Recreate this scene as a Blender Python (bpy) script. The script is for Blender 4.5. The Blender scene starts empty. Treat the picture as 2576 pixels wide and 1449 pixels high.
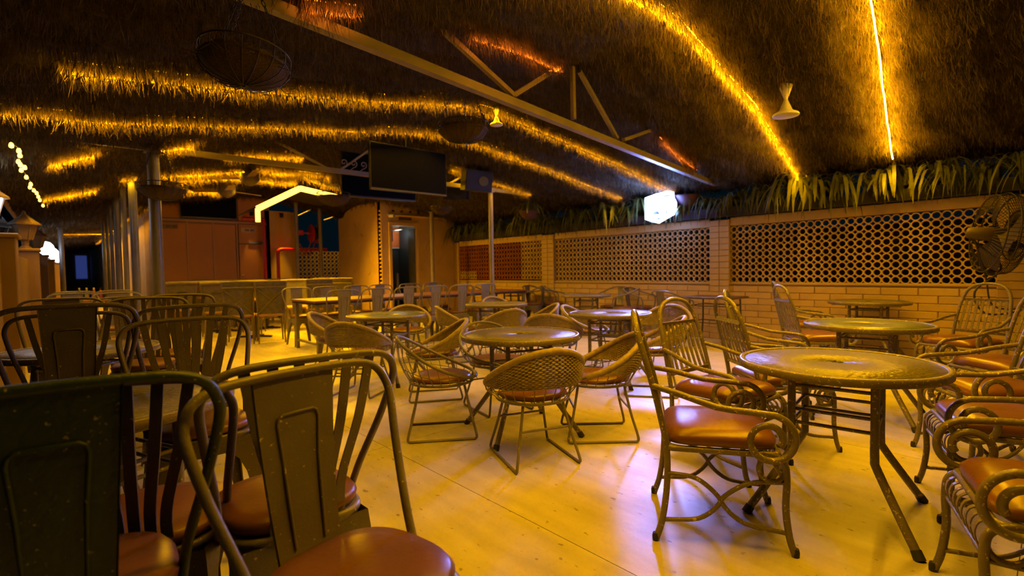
import bpy, math, random
import numpy as np
from mathutils import Vector, Matrix
random.seed(7); rng = np.random.default_rng(7)
SC = bpy.context.scene; COL = SC.collection
PI = math.pi

# ------------------------------------------------------------------ camera
F = 1260.0; HC = 1.24; YAW = math.radians(42.3); PIT = math.radians(2.15); ROL = math.radians(-1.0)
RGT = Vector((math.cos(YAW), -math.sin(YAW), 0)); FW0 = Vector((math.sin(YAW), math.cos(YAW), 0)); UPZ = Vector((0, 0, 1))
FWD = FW0 * math.cos(PIT) - UPZ * math.sin(PIT); UP1 = FW0 * math.sin(PIT) + UPZ * math.cos(PIT)
IR = RGT * math.cos(ROL) + UP1 * math.sin(ROL); IU = -RGT * math.sin(ROL) + UP1 * math.cos(ROL)
EYE = Vector((0, 0, HC))
cd = bpy.data.cameras.new('camera'); cam = bpy.data.objects.new('camera', cd); COL.objects.link(cam)
m = Matrix.Identity(4)
for i in range(3):
    m[i][0] = IR[i]; m[i][1] = IU[i]; m[i][2] = -FWD[i]; m[i][3] = EYE[i]
cam.matrix_world = m
cd.sensor_width = 36; cd.lens = 36 * F / 2576; cd.clip_start = 0.02; cd.clip_end = 300
cd.dof.use_dof = True; cd.dof.focus_distance = 2.4; cd.dof.aperture_fstop = 2.2
SC.camera = cam
# ------------------------------------------------------------------ world, view
w = bpy.data.worlds.new('night'); SC.world = w; w.use_nodes = True
w.node_tree.nodes['Background'].inputs[0].default_value = (0.06, 0.30, 0.48, 1)
w.node_tree.nodes['Background'].inputs[1].default_value = 0.014
vs = SC.view_settings; vs.view_transform = 'Standard'; vs.look = 'None'; vs.gamma = 1.0; vs.exposure = 0.0; vs.use_curve_mapping = False
cy = SC.cycles; cy.max_bounces = 3; cy.diffuse_bounces = 2; cy.glossy_bounces = 2; cy.transmission_bounces = 1; cy.transparent_max_bounces = 2; cy.caustics_reflective = False; cy.caustics_refractive = False
cy.use_adaptive_sampling = True; cy.adaptive_threshold = 0.08; cy.use_denoising = True
AMBER = (1.0, 0.47, 0.002)      # the LED rope lights under the thatch
LED_DOWN = 1.0                  # brightness of the ropes towards the floor
LED_GLOW = 1.0                  # brightness of the bare rope in the straw

# ------------------------------------------------------------------ pixel helpers (photo frame 2576 x 1449)
def ray(px, py): return FWD + IR * ((px - 1288) / F) - IU * ((py - 724.5) / F)
def atz(px, py, z): r = ray(px, py); return EYE + r * ((z - HC) / r.z)
def atX(px, py, X): r = ray(px, py); return EYE + r * (X / r.x)
def atY(px, py, Y): r = ray(px, py); return EYE + r * (Y / r.y)
def col_d(px, d):               # ground point at picture column px and depth d
    p = EYE + FW0 * d + RGT * ((px - 1288) / F * d); return Vector((p.x, p.y, 0))
XL, ZL, XR, ZR, XE, ZE = -0.45, 2.68, 4.1, 3.42, 8.6, 2.56
def zr(x): return ZL + (x - XL) * (ZR - ZL) / (XR - XL) if x < XR else ZR + (x - XR) * (ZE - ZR) / (XE - XR)
def roof(px, py, off=0.0):
    r = ray(px, py); best = None
    for (x0, z0, x1, z1, lo, hi) in ((XL, ZL, XR, ZR, -99, XR), (XR, ZR, XE, ZE, XR, 99)):
        k = (z1 - z0) / (x1 - x0); den = r.z - k * r.x
        if abs(den) < 1e-6: continue
        t = (z0 + off - k * x0 - HC) / den
        if t <= 0: continue
        p = EYE + r * t
        if lo - 0.05 <= p.x <= hi + 0.05: best = p
    return best

# ------------------------------------------------------------------ materials
MATS = {}
def mat(name, col, rough=0.5, metal=0.0, var=0.0, vscale=8.0, col2=None, chips=0.0, chipcol=(0.55, 0.45, 0.28), chipscale=60.0,
        bump=0.0, bscale=40.0, transl=0.0, emit=None, estr=0.0, spec=0.5, stretch=None, alpha=None):
    if name in MATS: return MATS[name]
    M = bpy.data.materials.new(name); M.use_nodes = True; nt = M.node_tree; N = nt.nodes; L = nt.links
    b = N['Principled BSDF']; b.inputs['Roughness'].default_value = rough; b.inputs['Metallic'].default_value = metal
    b.inputs['Specular IOR Level'].default_value = spec
    b.inputs['Base Color'].default_value = (*col, 1)
    tc = N.new('ShaderNodeTexCoord'); vec = tc.outputs['Object']
    if stretch:
        mp = N.new('ShaderNodeMapping'); mp.inputs['Scale'].default_value = stretch; L.new(vec, mp.inputs[0]); vec = mp.outputs[0]
    out = None
    if var > 0 or col2:
        nz = N.new('ShaderNodeTexNoise'); nz.inputs['Scale'].default_value = vscale; nz.inputs['Detail'].default_value = 5; L.new(vec, nz.inputs['Vector'])
        rp = N.new('ShaderNodeValToRGB'); rp.color_ramp.elements[0].position = 0.35; rp.color_ramp.elements[1].position = 0.68
        c2 = col2 or tuple(c * (1 - var) for c in col)
        rp.color_ramp.elements[0].color = (*c2, 1); rp.color_ramp.elements[1].color = (*col, 1)
        L.new(nz.outputs['Fac'], rp.inputs[0]); out = rp.outputs[0]
    if chips > 0:
        n2 = N.new('ShaderNodeTexNoise'); n2.inputs['Scale'].default_value = chipscale; n2.inputs['Detail'].default_value = 4; n2.inputs['Roughness'].default_value = 0.65; L.new(vec, n2.inputs['Vector'])
        r2 = N.new('ShaderNodeValToRGB'); r2.color_ramp.elements[0].position = 0.72 - chips; r2.color_ramp.elements[1].position = 0.74 - chips
        r2.color_ramp.elements[0].color = (0, 0, 0, 1); r2.color_ramp.elements[1].color = (1, 1, 1, 1)
        L.new(n2.outputs['Fac'], r2.inputs[0])
        mx = N.new('ShaderNodeMixRGB'); L.new(r2.outputs[0], mx.inputs[0])
        if out: L.new(out, mx.inputs[1])
        else: mx.inputs[1].default_value = (*col, 1)
        mx.inputs[2].default_value = (*chipcol, 1); out = mx.outputs[0]
    if out: L.new(out, b.inputs['Base Color'])
    if bump > 0:
        n3 = N.new('ShaderNodeTexNoise'); n3.inputs['Scale'].default_value = bscale; n3.inputs['Detail'].default_value = 3; L.new(vec, n3.inputs['Vector'])
        bp = N.new('ShaderNodeBump'); bp.inputs['Strength'].default_value = bump; bp.inputs['Distance'].default_value = 0.01
        L.new(n3.outputs['Fac'], bp.inputs['Height']); L.new(bp.outputs[0], b.inputs['Normal'])
    if transl > 0:
        tr = N.new('ShaderNodeBsdfTranslucent'); tr.inputs[0].default_value = (*col, 1)
        if out: L.new(out, tr.inputs[0])
        ms = N.new('ShaderNodeMixShader'); ms.inputs[0].default_value = transl
        L.new(b.outputs[0], ms.inputs[1]); L.new(tr.outputs[0], ms.inputs[2]); L.new(ms.outputs[0], N['Material Output'].inputs[0])
    if emit:
        b.inputs['Emission Color'].default_value = (*emit, 1); b.inputs['Emission Strength'].default_value = estr
    if alpha is not None: b.inputs['Alpha'].default_value = alpha
    MATS[name] = M; return M

PAINT = mat('taupe_paint', (0.19, 0.165, 0.13), 0.38, 0.0, 0.25, 6, chips=0.055, chipcol=(0.62, 0.5, 0.3), chipscale=55, bump=0.15, bscale=90)
PAINTD = mat('brown_paint', (0.085, 0.066, 0.055), 0.4, 0.0, 0.25, 6, chips=0.055, chipcol=(0.45, 0.38, 0.26), chipscale=60, bump=0.15, bscale=90)
PAINTW = mat('worn_paint', (0.19, 0.155, 0.10), 0.34, 0.0, 0.3, 6, chips=0.10, chipcol=(0.58, 0.46, 0.27), chipscale=60, bump=0.25, bscale=70)
GREENP = mat('green_paint', (0.035, 0.06, 0.025), 0.4, 0.0, 0.3, 6, chips=0.06, chipcol=(0.5, 0.44, 0.26), chipscale=90, bump=0.2, bscale=60)
LEATH = mat('brown_leather', (0.175, 0.068, 0.02), 0.32, 0, 0.3, 5, bump=0.08, bscale=60)
LEATHD = mat('dark_leather', (0.17, 0.065, 0.03), 0.4, 0, 0.3, 5, bump=0.08, bscale=60)
WICK = mat('wicker', (0.33, 0.255, 0.14), 0.55, 0, 0.35, 30, bump=0.2, bscale=120)
GLASS = mat('pebbled_glass', (0.15, 0.13, 0.095), 0.33, 0, 0.12, 30, bump=0.8, bscale=45, spec=0.6)
GLASSG = mat('green_pebbled_glass', (0.13, 0.15, 0.07), 0.28, 0, 0.2, 9, bump=0.35, bscale=70, spec=0.6)
RUB = mat('black_rubber', (0.02, 0.018, 0.015), 0.7)
DARK = mat('black_plastic', (0.012, 0.012, 0.014), 0.35)
SCREEN = mat('dark_screen', (0.004, 0.004, 0.006), 0.5, spec=0.02)
WOOD = mat('table_wood', (0.28, 0.12, 0.045), 0.4, 0, 0.45, 5, stretch=(1, 8, 8))
STEEL = mat('grey_metal', (0.17, 0.16, 0.155), 0.4, 0.3, 0.3, 4)
BEAMP = mat('beam_paint', (0.30, 0.25, 0.19), 0.5, 0, 0.25, 3)
CREAM = mat('cream_paint', (0.62, 0.44, 0.16), 0.6, 0, 0.16, 2.5, bump=0.1, bscale=25)
CREAMB = mat('cream_brick', (0.60, 0.42, 0.16), 0.55, 0, 0.14, 3, bump=0.12, bscale=30)
JOINT = mat('brick_joint', (0.42, 0.30, 0.12), 0.8)
TERRA = mat('terracotta_paint', (0.36, 0.105, 0.04), 0.6, 0, 0.2, 3)
PLAST = mat('ochre_plaster', (0.66, 0.44, 0.12), 0.7, 0, 0.2, 1.4, bump=0.35, bscale=7)
BROWN = mat('brown_panel', (0.34, 0.16, 0.035), 0.6, 0, 0.2, 2)
REDP = mat('red_pipe_paint', (0.5, 0.012, 0.012), 0.35)
LEAF = mat('leaf', (0.28, 0.30, 0.03), 0.5, 0, 0.55, 6, transl=0.3)  # brighter leaf green; on the wall plants it carries the rope light as colour
LEAFD = mat('leaf_unlit', (0.15, 0.17, 0.03), 0.55, 0, 0.4, 6, transl=0.25)  # darker leaf green, the unlit tone for plants away from the rope ends
WIRE = mat('black_wire', (0.045, 0.038, 0.03), 0.5, 0.3)
COIR = mat('coir_liner', (0.11, 0.062, 0.028), 0.95, 0, 0.5, 20, bump=0.9, bscale=70)
WHITEL = mat('lamp_white', (0.7, 0.66, 0.58), 0.35)
BLUEP = mat('blue_shutter_paint', (0.02, 0.08, 0.26), 0.5)
WHITE = mat('white_card', (0.7, 0.68, 0.62), 0.6)

# ------------------------------------------------------------------ mesh builder
class MB:
    def __init__(s): s.v = []; s.f = []; s.sm = []; s.mi = []; s.cur = 0
    def add(s, vs, fs, smooth=False):
        o = len(s.v); s.v += [tuple(v) for v in vs]; s.f += [tuple(i + o for i in f) for f in fs]
        s.sm += [smooth] * len(fs); s.mi += [s.cur] * len(fs); return s
    def box(s, c, d, rz=0.0, M=None, bev=0.0):
        x, y, z = d[0] / 2, d[1] / 2, d[2] / 2
        if bev > 0:
            b = bev; vs = []
            for sz in (-1, 1):
                for k in (0, 1):
                    zz = sz * (z - (b if k == 0 else 0)); q = 0 if k == 0 else b
                    ring = [(-x + q, -y + b), (-x + b, -y + q), (x - b, -y + q), (x - q, -y + b), (x - q, y - b), (x - b, y - q), (-x + b, y - q), (-x + q, y - b)]
                    vs.append([(a, e, zz) for a, e in ring])
            rings = [vs[1], vs[0], vs[2], vs[3]]
            pts = [p for r in rings for p in r]; fs = []
            for i in range(3):
                for j in range(8): fs.append((i * 8 + j, i * 8 + (j + 1) % 8, i * 8 + 8 + (j + 1) % 8, i * 8 + 8 + j))
            fs.append(tuple(range(7, -1, -1))); fs.append(tuple(range(24, 32)))
        else:
            pts = [(-x, -y, -z), (x, -y, -z), (x, y, -z), (-x, y, -z), (-x, -y, z), (x, -y, z), (x, y, z), (-x, y, z)]
            fs = [(3, 2, 1, 0), (4, 5, 6, 7), (0, 1, 5, 4), (1, 2, 6, 5), (2, 3, 7, 6), (3, 0, 4, 7)]
        R = Matrix.Rotation(rz, 3, 'Z') if M is None else M
        cc = Vector(c); return s.add([R @ Vector(p) + cc for p in pts], fs)
    def beam(s, a, b, w, h):
        a = Vector(a); b = Vector(b); d = (b - a); L = d.length; d.normalize()
        u = Vector((0, 0, 1)) if abs(d.z) < 0.95 else Vector((0, 1, 0)); sx = d.cross(u).normalized(); su = sx.cross(d)
        M = Matrix((d, sx, su)).transposed(); return s.box((a + b) / 2, (L, w, h), M=M)
    def tube(s, pts, r, n=8, closed=False, caps=True, flat=None):
        P = [Vector(p) for p in pts]; k = len(P); rr = r if isinstance(r, (list, tuple)) else [r] * k
        T = []
        for i in range(k):
            a = P[(i - 1) % k] if (closed or i > 0) else P[i]; b = P[(i + 1) % k] if (closed or i < k - 1) else P[i]
            t = b - a; T.append(t.normalized() if t.length > 1e-9 else Vector((0, 0, 1)))
        ref = Vector((0, 0, 1)) if abs(T[0].z) < 0.9 else Vector((1, 0, 0))
        u = (ref - T[0] * ref.dot(T[0])).normalized(); vs = []
        for i in range(k):
            u = u - T[i] * u.dot(T[i])
            if u.length < 1e-6: u = T[i].orthogonal()
            u.normalize(); w_ = T[i].cross(u)
            for j in range(n):
                a = 2 * PI * j / n; vs.append(P[i] + (u * math.cos(a) + w_ * math.sin(a)) * rr[i])
        fs = []
        for i in range(k if closed else k - 1):
            for j in range(n):
                q = ((i + 1) % k) * n; fs.append((i * n + j, i * n + (j + 1) % n, q + (j + 1) % n, q + j))
        s.add(vs, fs, True)
        if caps and not closed: s.add([vs[j] for j in range(n)], [tuple(range(n - 1, -1, -1))]); s.add([vs[-n + j] for j in range(n)], [tuple(range(n))])
        return s
    def lathe(s, prof, n=24, c=(0, 0, 0), smooth=True, cap=True, M=None):
        vs = []; k = len(prof); cc = Vector(c)
        for r, z in prof:
            for j in range(n):
                p = Vector((r * math.cos(2 * PI * j / n), r * math.sin(2 * PI * j / n), z)); vs.append((M @ p if M else p) + cc)
        fs = [(i * n + j, i * n + (j + 1) % n, (i + 1) * n + (j + 1) % n, (i + 1) * n + j) for i in range(k - 1) for j in range(n)]
        s.add(vs, fs, smooth)
        if cap:
            if prof[0][0] > 1e-5: s.add(vs[:n], [tuple(range(n - 1, -1, -1))])
            if prof[-1][0] > 1e-5: s.add(vs[-n:], [tuple(range(n))])
        return s
    def loft(s, rings, n=32, smooth=True):      # rings: (rx, ry, z, exponent, cx, cy)
        vs = []
        for g in rings:
            rx, ry, z, e = g[:4]; cx, cy = (g[4], g[5]) if len(g) > 4 else (0, 0)
            for j in range(n):
                a = 2 * PI * j / n; ca, sa = math.cos(a), math.sin(a)
                vs.append((cx + rx * math.copysign(abs(ca) ** (2 / e), ca), cy + ry * math.copysign(abs(sa) ** (2 / e), sa), z))
        k = len(rings); fs = [(i * n + j, i * n + (j + 1) % n, (i + 1) * n + (j + 1) % n, (i + 1) * n + j) for i in range(k - 1) for j in range(n)]
        s.add(vs, fs, smooth); s.add(vs[:n], [tuple(range(n - 1, -1, -1))]); s.add(vs[-n:], [tuple(range(n))], smooth); return s
    def strip(s, pts, side, wd, th):            # flat bar: pts path, side vectors, width, thickness
        P = [Vector(p) for p in pts]; S = Vector(side).normalized(); vs = []
        for i, p in enumerate(P):
            t = (P[min(i + 1, len(P) - 1)] - P[max(i - 1, 0)]).normalized(); nn = t.cross(S).normalized()
            ww = wd[i] if isinstance(wd, (list, tuple)) else wd
            for a, b in ((-1, -1), (1, -1), (1, 1), (-1, 1)): vs.append(p + S * (a * ww / 2) + nn * (b * th / 2))
        fs = []
        for i in range(len(P) - 1):
            for j in range(4): fs.append((i * 4 + j, i * 4 + (j + 1) % 4, i * 4 + 4 + (j + 1) % 4, i * 4 + 4 + j))
        k = len(P) * 4; fs += [(3, 2, 1, 0), (k - 4, k - 3, k - 2, k - 1)]; return s.add(vs, fs)
    def build(s, name, mats, parent=None, loc=None, rz=0.0):
        me = bpy.data.meshes.new(name); me.from_pydata(s.v, [], s.f)
        ms = mats if isinstance(mats, (list, tuple)) else [mats]
        for q in ms: me.materials.append(q)
        me.polygons.foreach_set('use_smooth', s.sm); me.polygons.foreach_set('material_index', s.mi); me.update()
        o = bpy.data.objects.new(name, me); COL.objects.link(o)
        if parent: o.parent = parent
        if loc is not None: o.location = loc
        o.rotation_euler.z = rz; return o

def spl(pts, n=6, closed=False):
    P = [Vector(p) for p in pts]; k = len(P); out = []
    rngk = range(k if closed else k - 1)
    for i in rngk:
        p0 = P[(i - 1) % k] if (closed or i > 0) else P[0] * 2 - P[1]; p1 = P[i]; p2 = P[(i + 1) % k]
        p3 = P[(i + 2) % k] if (closed or i < k - 2) else P[-1] * 2 - P[-2]
        for j in range(n):
            t = j / n; out.append(0.5 * ((2 * p1) + (p2 - p0) * t + (2 * p0 - 5 * p1 + 4 * p2 - p3) * t * t + (3 * p1 - p0 - 3 * p2 + p3) * t ** 3))
    if not closed: out.append(P[-1])
    return out
def rrect(x0, x1, y0, y1, z, r=0.03, n=4):
    out = []
    for cx, cy, a0 in ((x1 - r, y1 - r, 0), (x0 + r, y1 - r, PI / 2), (x0 + r, y0 + r, PI), (x1 - r, y0 + r, 1.5 * PI)):
        for j in range(n + 1): a = a0 + PI / 2 * j / n; out.append((cx + r * math.cos(a), cy + r * math.sin(a), z))
    return out
def tag(o, label=None, cat=None, group=None, kind=None):
    if label: o['label'] = label
    if cat: o['category'] = cat
    if group: o['group'] = group
    if kind: o['kind'] = kind
    return o
def thing(name, label=None, cat=None, group=None, loc=(0, 0, 0), rz=0.0):
    o = bpy.data.objects.new(name, None); COL.objects.link(o); o.location = loc; o.rotation_euler.z = rz; o.empty_display_size = 0.1
    return tag(o, label, cat, group)
KIDS = {}
def kids(o):
    return [c for c in COL.objects if c.parent == o]
def copy_tree(root, tree):
    r = root.copy(); COL.objects.link(r)
    for ch, subs in tree:
        c = ch.copy(); COL.objects.link(c); c.parent = r
        for g in subs: d = g.copy(); COL.objects.link(d); d.parent = c
    return r
class Proto:        # one built thing; the first use is the original, then copies
    def __init__(s, root):
        s.root = root; s.used = False; s.tree = [(c, kids(c)) for c in kids(root)]
    def put(s, p, face, label, cat=None, group=None, tilt=None):
        o = s.root if not s.used else copy_tree(s.root, s.tree); s.used = True
        if 'group' in o: del o['group']
        o.location = p; o.rotation_euler = (0, 0, face); tag(o, label, cat, group); return o
def facing(d):      # rotation that turns local +Y to direction d
    return math.atan2(d[1], d[0]) - PI / 2
def toward(p, q): return facing((q[0] - p[0], q[1] - p[1]))

# ================================================================== SETTING
def struct(o): o['kind'] = 'structure'; return o
# floor -------------------------------------------------------------
def floor_mat():
    M = bpy.data.materials.new('worn_vinyl_floor'); M.use_nodes = True; nt = M.node_tree; N = nt.nodes; L = nt.links; b = N['Principled BSDF']
    tc = N.new('ShaderNodeTexCoord')
    def noise(sc, det, st=(1, 1, 1)):
        mp = N.new('ShaderNodeMapping'); mp.inputs['Scale'].default_value = st; L.new(tc.outputs['Object'], mp.inputs[0])
        n = N.new('ShaderNodeTexNoise'); n.inputs['Scale'].default_value = sc; n.inputs['Detail'].default_value = det; L.new(mp.outputs[0], n.inputs['Vector']); return n.outputs['Fac']
    def ramp(f, p0, p1, c0, c1):
        r = N.new('ShaderNodeValToRGB'); r.color_ramp.elements[0].position = p0; r.color_ramp.elements[1].position = p1
        r.color_ramp.elements[0].color = (*c0, 1); r.color_ramp.elements[1].color = (*c1, 1); L.new(f, r.inputs[0]); return r.outputs[0]
    base = ramp(noise(1.3, 6), 0.3, 0.72, (0.50, 0.44, 0.34), (0.64, 0.57, 0.45))
    grain = ramp(noise(9, 6, (1, 0.18, 1)), 0.35, 0.65, (0.80, 0.80, 0.80), (1, 1, 1))
    spots = ramp(noise(26, 3, (1, 0.6, 1)), 0.28, 0.33, (0.35, 0.30, 0.25), (1, 1, 1))
    mx = N.new('ShaderNodeMixRGB'); mx.blend_type = 'MULTIPLY'; mx.inputs[0].default_value = 1; L.new(base, mx.inputs[1]); L.new(grain, mx.inputs[2])
    m2 = N.new('ShaderNodeMixRGB'); m2.blend_type = 'MULTIPLY'; m2.inputs[0].default_value = 0.8; L.new(mx.outputs[0], m2.inputs[1]); L.new(spots, m2.inputs[2])
    L.new(m2.outputs[0], b.inputs['Base Color'])
    rr = ramp(noise(3.0, 5), 0.3, 0.7, (0.30, 0.30, 0.30), (0.50, 0.50, 0.50)); L.new(rr, b.inputs['Roughness'])
    bp = N.new('ShaderNodeBump'); bp.inputs['Strength'].default_value = 0.12; bp.inputs['Distance'].default_value = 0.01; L.new(noise(30, 4), bp.inputs['Height']); L.new(bp.outputs[0], b.inputs['Normal'])
    return M
FLOORM = floor_mat()
# sheets of floor covering: pieces 2.4 m wide with a hair of a joint, on a dark slab
slab = struct(MB().box((4, 20, -0.03), (10.4, 52, 0.05)).build('floor', mat('floor_joint', (0.12, 0.09, 0.06), 0.7)))
sh = None
for i in range(4):
    for j in range(6):
        x0, y0 = -0.62 + i * 2.3, -3.0 + j * 3.1
        if sh is None: sh = MB().box((1.15, 1.55, 0), (2.296, 3.096, 0.01)).build('floor_sheet', FLOORM, slab); o = sh
        else: o = sh.copy(); COL.objects.link(o)
        o.location = (x0, y0, -0.005)
struct(MB().box((0.7, 31, -0.005), (2.4, 30, 0.01)).build('floor_aisle', FLOORM))

# roof: thatch board underside ---------------------------------------
THB = mat('thatch_base', (0.055, 0.036, 0.018), 0.95, 0, 0.6, 40, bump=1.0, bscale=60, stretch=(1, 1, 0.15))
STRAW = mat('straw', (0.17, 0.12, 0.06), 0.8, 0, 0.5, 9, transl=0.4, spec=0.2)
def wav(x, y):      # the lapped courses of the thatch
    t = (y + 0.10 * np.sin(x * 1.7) + 0.06 * np.sin(x * 4.1 + y)) / 0.46
    return -0.06 * (1 - (t - np.floor(t))) - 0.02 * np.sin(x * 5 + y * 3)
zrv = np.vectorize(zr)
def roof_grid(x0, x1, nx, y0, y1, ny):
    xs = np.linspace(x0, x1, nx); ys = np.linspace(y0, y1, ny); X, Y = np.meshgrid(xs, ys); Z = zrv(X) + wav(X, Y)
    vs = np.stack([X, Y, Z], -1).reshape(-1, 3); b = MB(); b.v = [tuple(v) for v in vs]
    for j in range(ny - 1):
        for i in range(nx - 1): a = j * nx + i; b.f.append((a, a + nx, a + nx + 1, a + 1))
    b.sm = [True] * len(b.f); b.mi = [0] * len(b.f); return b
CEIL = struct(roof_grid(XL - 0.2, XE, 70, -2.0, 15.0, 260).build('ceiling', THB))
CEIL2 = struct(roof_grid(XL - 0.2, 1.95, 16, 15.0, 46.0, 200).build('ceiling_aisle', THB))
def straw(n, x0, x1, y0, y1, lmin, lmax, wd, name, label, xy=None, parent=None):
    x = rng.uniform(x0, x1, n); y = rng.uniform(y0, y1, n)
    if xy is not None: x, y = xy; n = len(x)
    z = zrv(x) + wav(x, y) + 0.012; l = rng.uniform(lmin, lmax, n) * (0.6 + 0.8 * rng.random(n) ** 2)
    dx = rng.normal(0, 0.18, n) * l; dy = rng.normal(-0.10, 0.2, n) * l
    a = rng.uniform(0, PI, n); ww = wd * rng.uniform(0.6, 1.3, n); ux = np.cos(a) * ww / 2; uy = np.sin(a) * ww / 2
    V = np.empty((n, 6, 3), np.float32)
    V[:, 0] = np.stack([x - ux, y - uy, z], 1); V[:, 1] = np.stack([x + ux, y + uy, z], 1)
    mx_ = x + dx * 0.35; my = y + dy * 0.35; mz = z - l * 0.55
    V[:, 2] = np.stack([mx_ + ux * .9, my + uy * .9, mz], 1); V[:, 3] = np.stack([mx_ - ux * .9, my - uy * .9, mz], 1)
    V[:, 4] = np.stack([x + dx + ux * .4, y + dy + uy * .4, z - l], 1); V[:, 5] = np.stack([x + dx - ux * .4, y + dy - uy * .4, z - l], 1)
    me = bpy.data.meshes.new(name); me.vertices.add(n * 6); me.vertices.foreach_set('co', V.reshape(-1))
    base = (np.arange(n) * 6)[:, None]; idx = np.concatenate([base + np.array([0, 1, 2, 3]), base + np.array([3, 2, 4, 5])], 1).astype(np.int32)
    me.loops.add(n * 8); me.loops.foreach_set('vertex_index', idx.reshape(-1))
    st = (np.arange(n * 2) * 4).astype(np.int32)
    me.polygons.add(n * 2); me.polygons.foreach_set('loop_start', st)
    me.materials.append(STRAW); me.update(calc_edges=True); me.validate()
    o = bpy.data.objects.new(name, me); COL.objects.link(o)
    if parent: o.parent = parent; o['kind'] = 'stuff'; return o
    return tag(o, label, 'thatch', kind='stuff')
straw(150000, XL - 0.1, XE - 0.05, 0.8, 8.0, 0.05, 0.13, 0.006, 'thatch_straw', None, parent=CEIL)
straw(60000, XL - 0.1, XE - 0.05, 8.0, 15.0, 0.06, 0.14, 0.010, 'thatch_straw', None, parent=CEIL)
straw(26000, 4.4, XE - .05, -1.0, 0.8, 0.05, 0.13, 0.007, 'thatch_straw', None, parent=CEIL)
straw(12000, XL - 0.1, 1.9, 15.0, 40.0, 0.08, 0.16, 0.02, 'thatch_straw', None, parent=CEIL2)

# LED ropes -----------------------------------------------------------
LEDM = mat('amber_led', (0.8, 0.5, 0.1), 0.5, emit=AMBER, estr=4.0 * LED_GLOW)
LEDH = mat('hot_amber_led', (0.8, 0.5, 0.1), 0.5, emit=(1.0, 0.5, 0.012), estr=230.0 * LED_GLOW)
LEDS = mat('amber_led_strip', (0.8, 0.5, 0.1), 0.5, emit=(1.0, 0.5, 0.01), estr=40.0 * LED_GLOW)
LEDO = mat('orange_led', (0.8, 0.3, 0.05), 0.5, emit=(1.0, 0.22, 0.012), estr=4.0)
def lamp_area(name, a, b, wdt, power, colr, down=Vector((0, 0, -1))):
    a = Vector(a); b = Vector(b); d = b - a; ln = d.length; d.normalize()
    L = bpy.data.lights.new(name, 'AREA'); L.shape = 'RECTANGLE'; L.size = ln; L.size_y = wdt; L.energy = power * ln; L.color = colr; L.spread = math.radians(125)
    o = bpy.data.objects.new(name, L); COL.objects.link(o)
    zc = -(down - d * down.dot(d)).normalized(); yc = zc.cross(d); M = Matrix((d, yc, zc)).transposed().to_4x4(); M.translation = (a + b) / 2
    o.matrix_world = M; return o
def led_rope(pts, label, off=0.06, mtl=None, power=5.0, colr=AMBER, r=0.005, group=None, fringe=2200, fy=(-.01, .05), fl=(.12, .20), lampw=.03, glow=5.5, gdrop=.11, gy=.07):
    P = []
    for p in pts:
        q = p if isinstance(p, Vector) else roof(p[0], p[1], -off)
        if q: P.append(q)
    S = []
    for i in range(len(P) - 1):
        n = max(1, int((P[i + 1] - P[i]).length / 0.25))
        for j in range(n): S.append(P[i].lerp(P[i + 1], j / n))
    S.append(P[-1]); S = [s + Vector((random.uniform(-.006, .006), random.uniform(-.004, .004), random.uniform(-.004, .004))) for s in S]
    o = MB().tube(S, r, 5).build('led_rope', mtl or LEDM); tag(o, label, 'rope light', group)
    def scatter(dens, my, sy, l0, l1, nm):
        fx, fyy = [], []
        for i in range(len(P) - 1):
            k = int((P[i + 1] - P[i]).length * dens); tt = rng.random(k); d = P[i + 1] - P[i]
            fx.append(P[i].x + d.x * tt + rng.normal(0, .02, k)); fyy.append(P[i].y + d.y * tt + rng.normal(my, sy, k))
        straw(0, 0, 1, 0, 1, l0, l1, .0055, nm, None, (np.concatenate(fx), np.concatenate(fyy)), o)
    if fringe: scatter(fringe, fy[0], fy[1], fl[0], fl[1], 'straw_fringe')
    for i in range(len(P) - 1):
        if (P[i + 1] - P[i]).length > 0.15:
            a, b = P[i], P[i + 1]
            if power > 0: la = lamp_area('led_rope_light', a - Vector((0, 0, .10)), b - Vector((0, 0, .10)), lampw, power * LED_DOWN, colr); la.parent = o
            if glow > 0: la = lamp_area('led_rope_glow', a - Vector((0, gy, gdrop)), b - Vector((0, gy, gdrop)), .012, glow * LED_GLOW, colr, Vector((0, gy * 11, 1))); la.data.spread = math.radians(150); la.parent = o
    return o
def extend(a, b, L):
    d = (b - a).normalized(); return b + d * L
def onroof(v, off): return Vector((v.x, v.y, zr(v.x) - off))
# the two ropes next to the armchairs; they run on over the ridge, out of the picture
s1 = [roof(2245, 400, -0.16), roof(2225, 250, -0.16), roof(2210, 130, -0.16), roof(2190, 0, -0.16)]
e1 = extend(s1[0], s1[3], 1.6); s1 += [onroof(e1, .16), onroof(extend(s1[0], s1[3], 3.6), .1)]
led_rope(s1, 'bright bare rope light running down the thatch to the wall end beside the wall fan', 0.16, LEDH, 12.5, r=0.006, fringe=1500, fy=(0, .13), fl=(.05, .13), lampw=.012, glow=24, gdrop=.07, gy=0)
s2 = [roof(2010, 435, -0.1), roof(1950, 345, -0.1), roof(1900, 262, -0.1), roof(1790, 140, -0.1), roof(1715, 50, -0.1), roof(1650, 0, -0.1)]
s2 += [onroof(extend(s2[3], s2[5], 1.5), .1), onroof(extend(s2[3], s2[5], 3.0), .1)]
led_rope(s2, 'bright rope light along the thatch next to the hourglass lamp over the armchairs', 0.07, LEDS, 10.5, r=0.004, fringe=3000, fy=(-.02, .07), fl=(.10, .20), lampw=.008, glow=26, gdrop=.13, gy=.03)
led_rope([(1690, 472), (1550, 400), (1400, 335), (1300, 292), (1230, 268), (1150, 248), (970, 238), (730, 215), (400, 180), (150, 150)], 'long amber rope light glowing through the straw behind the largest hanging basket', 0.06, LEDM, 10)
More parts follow.
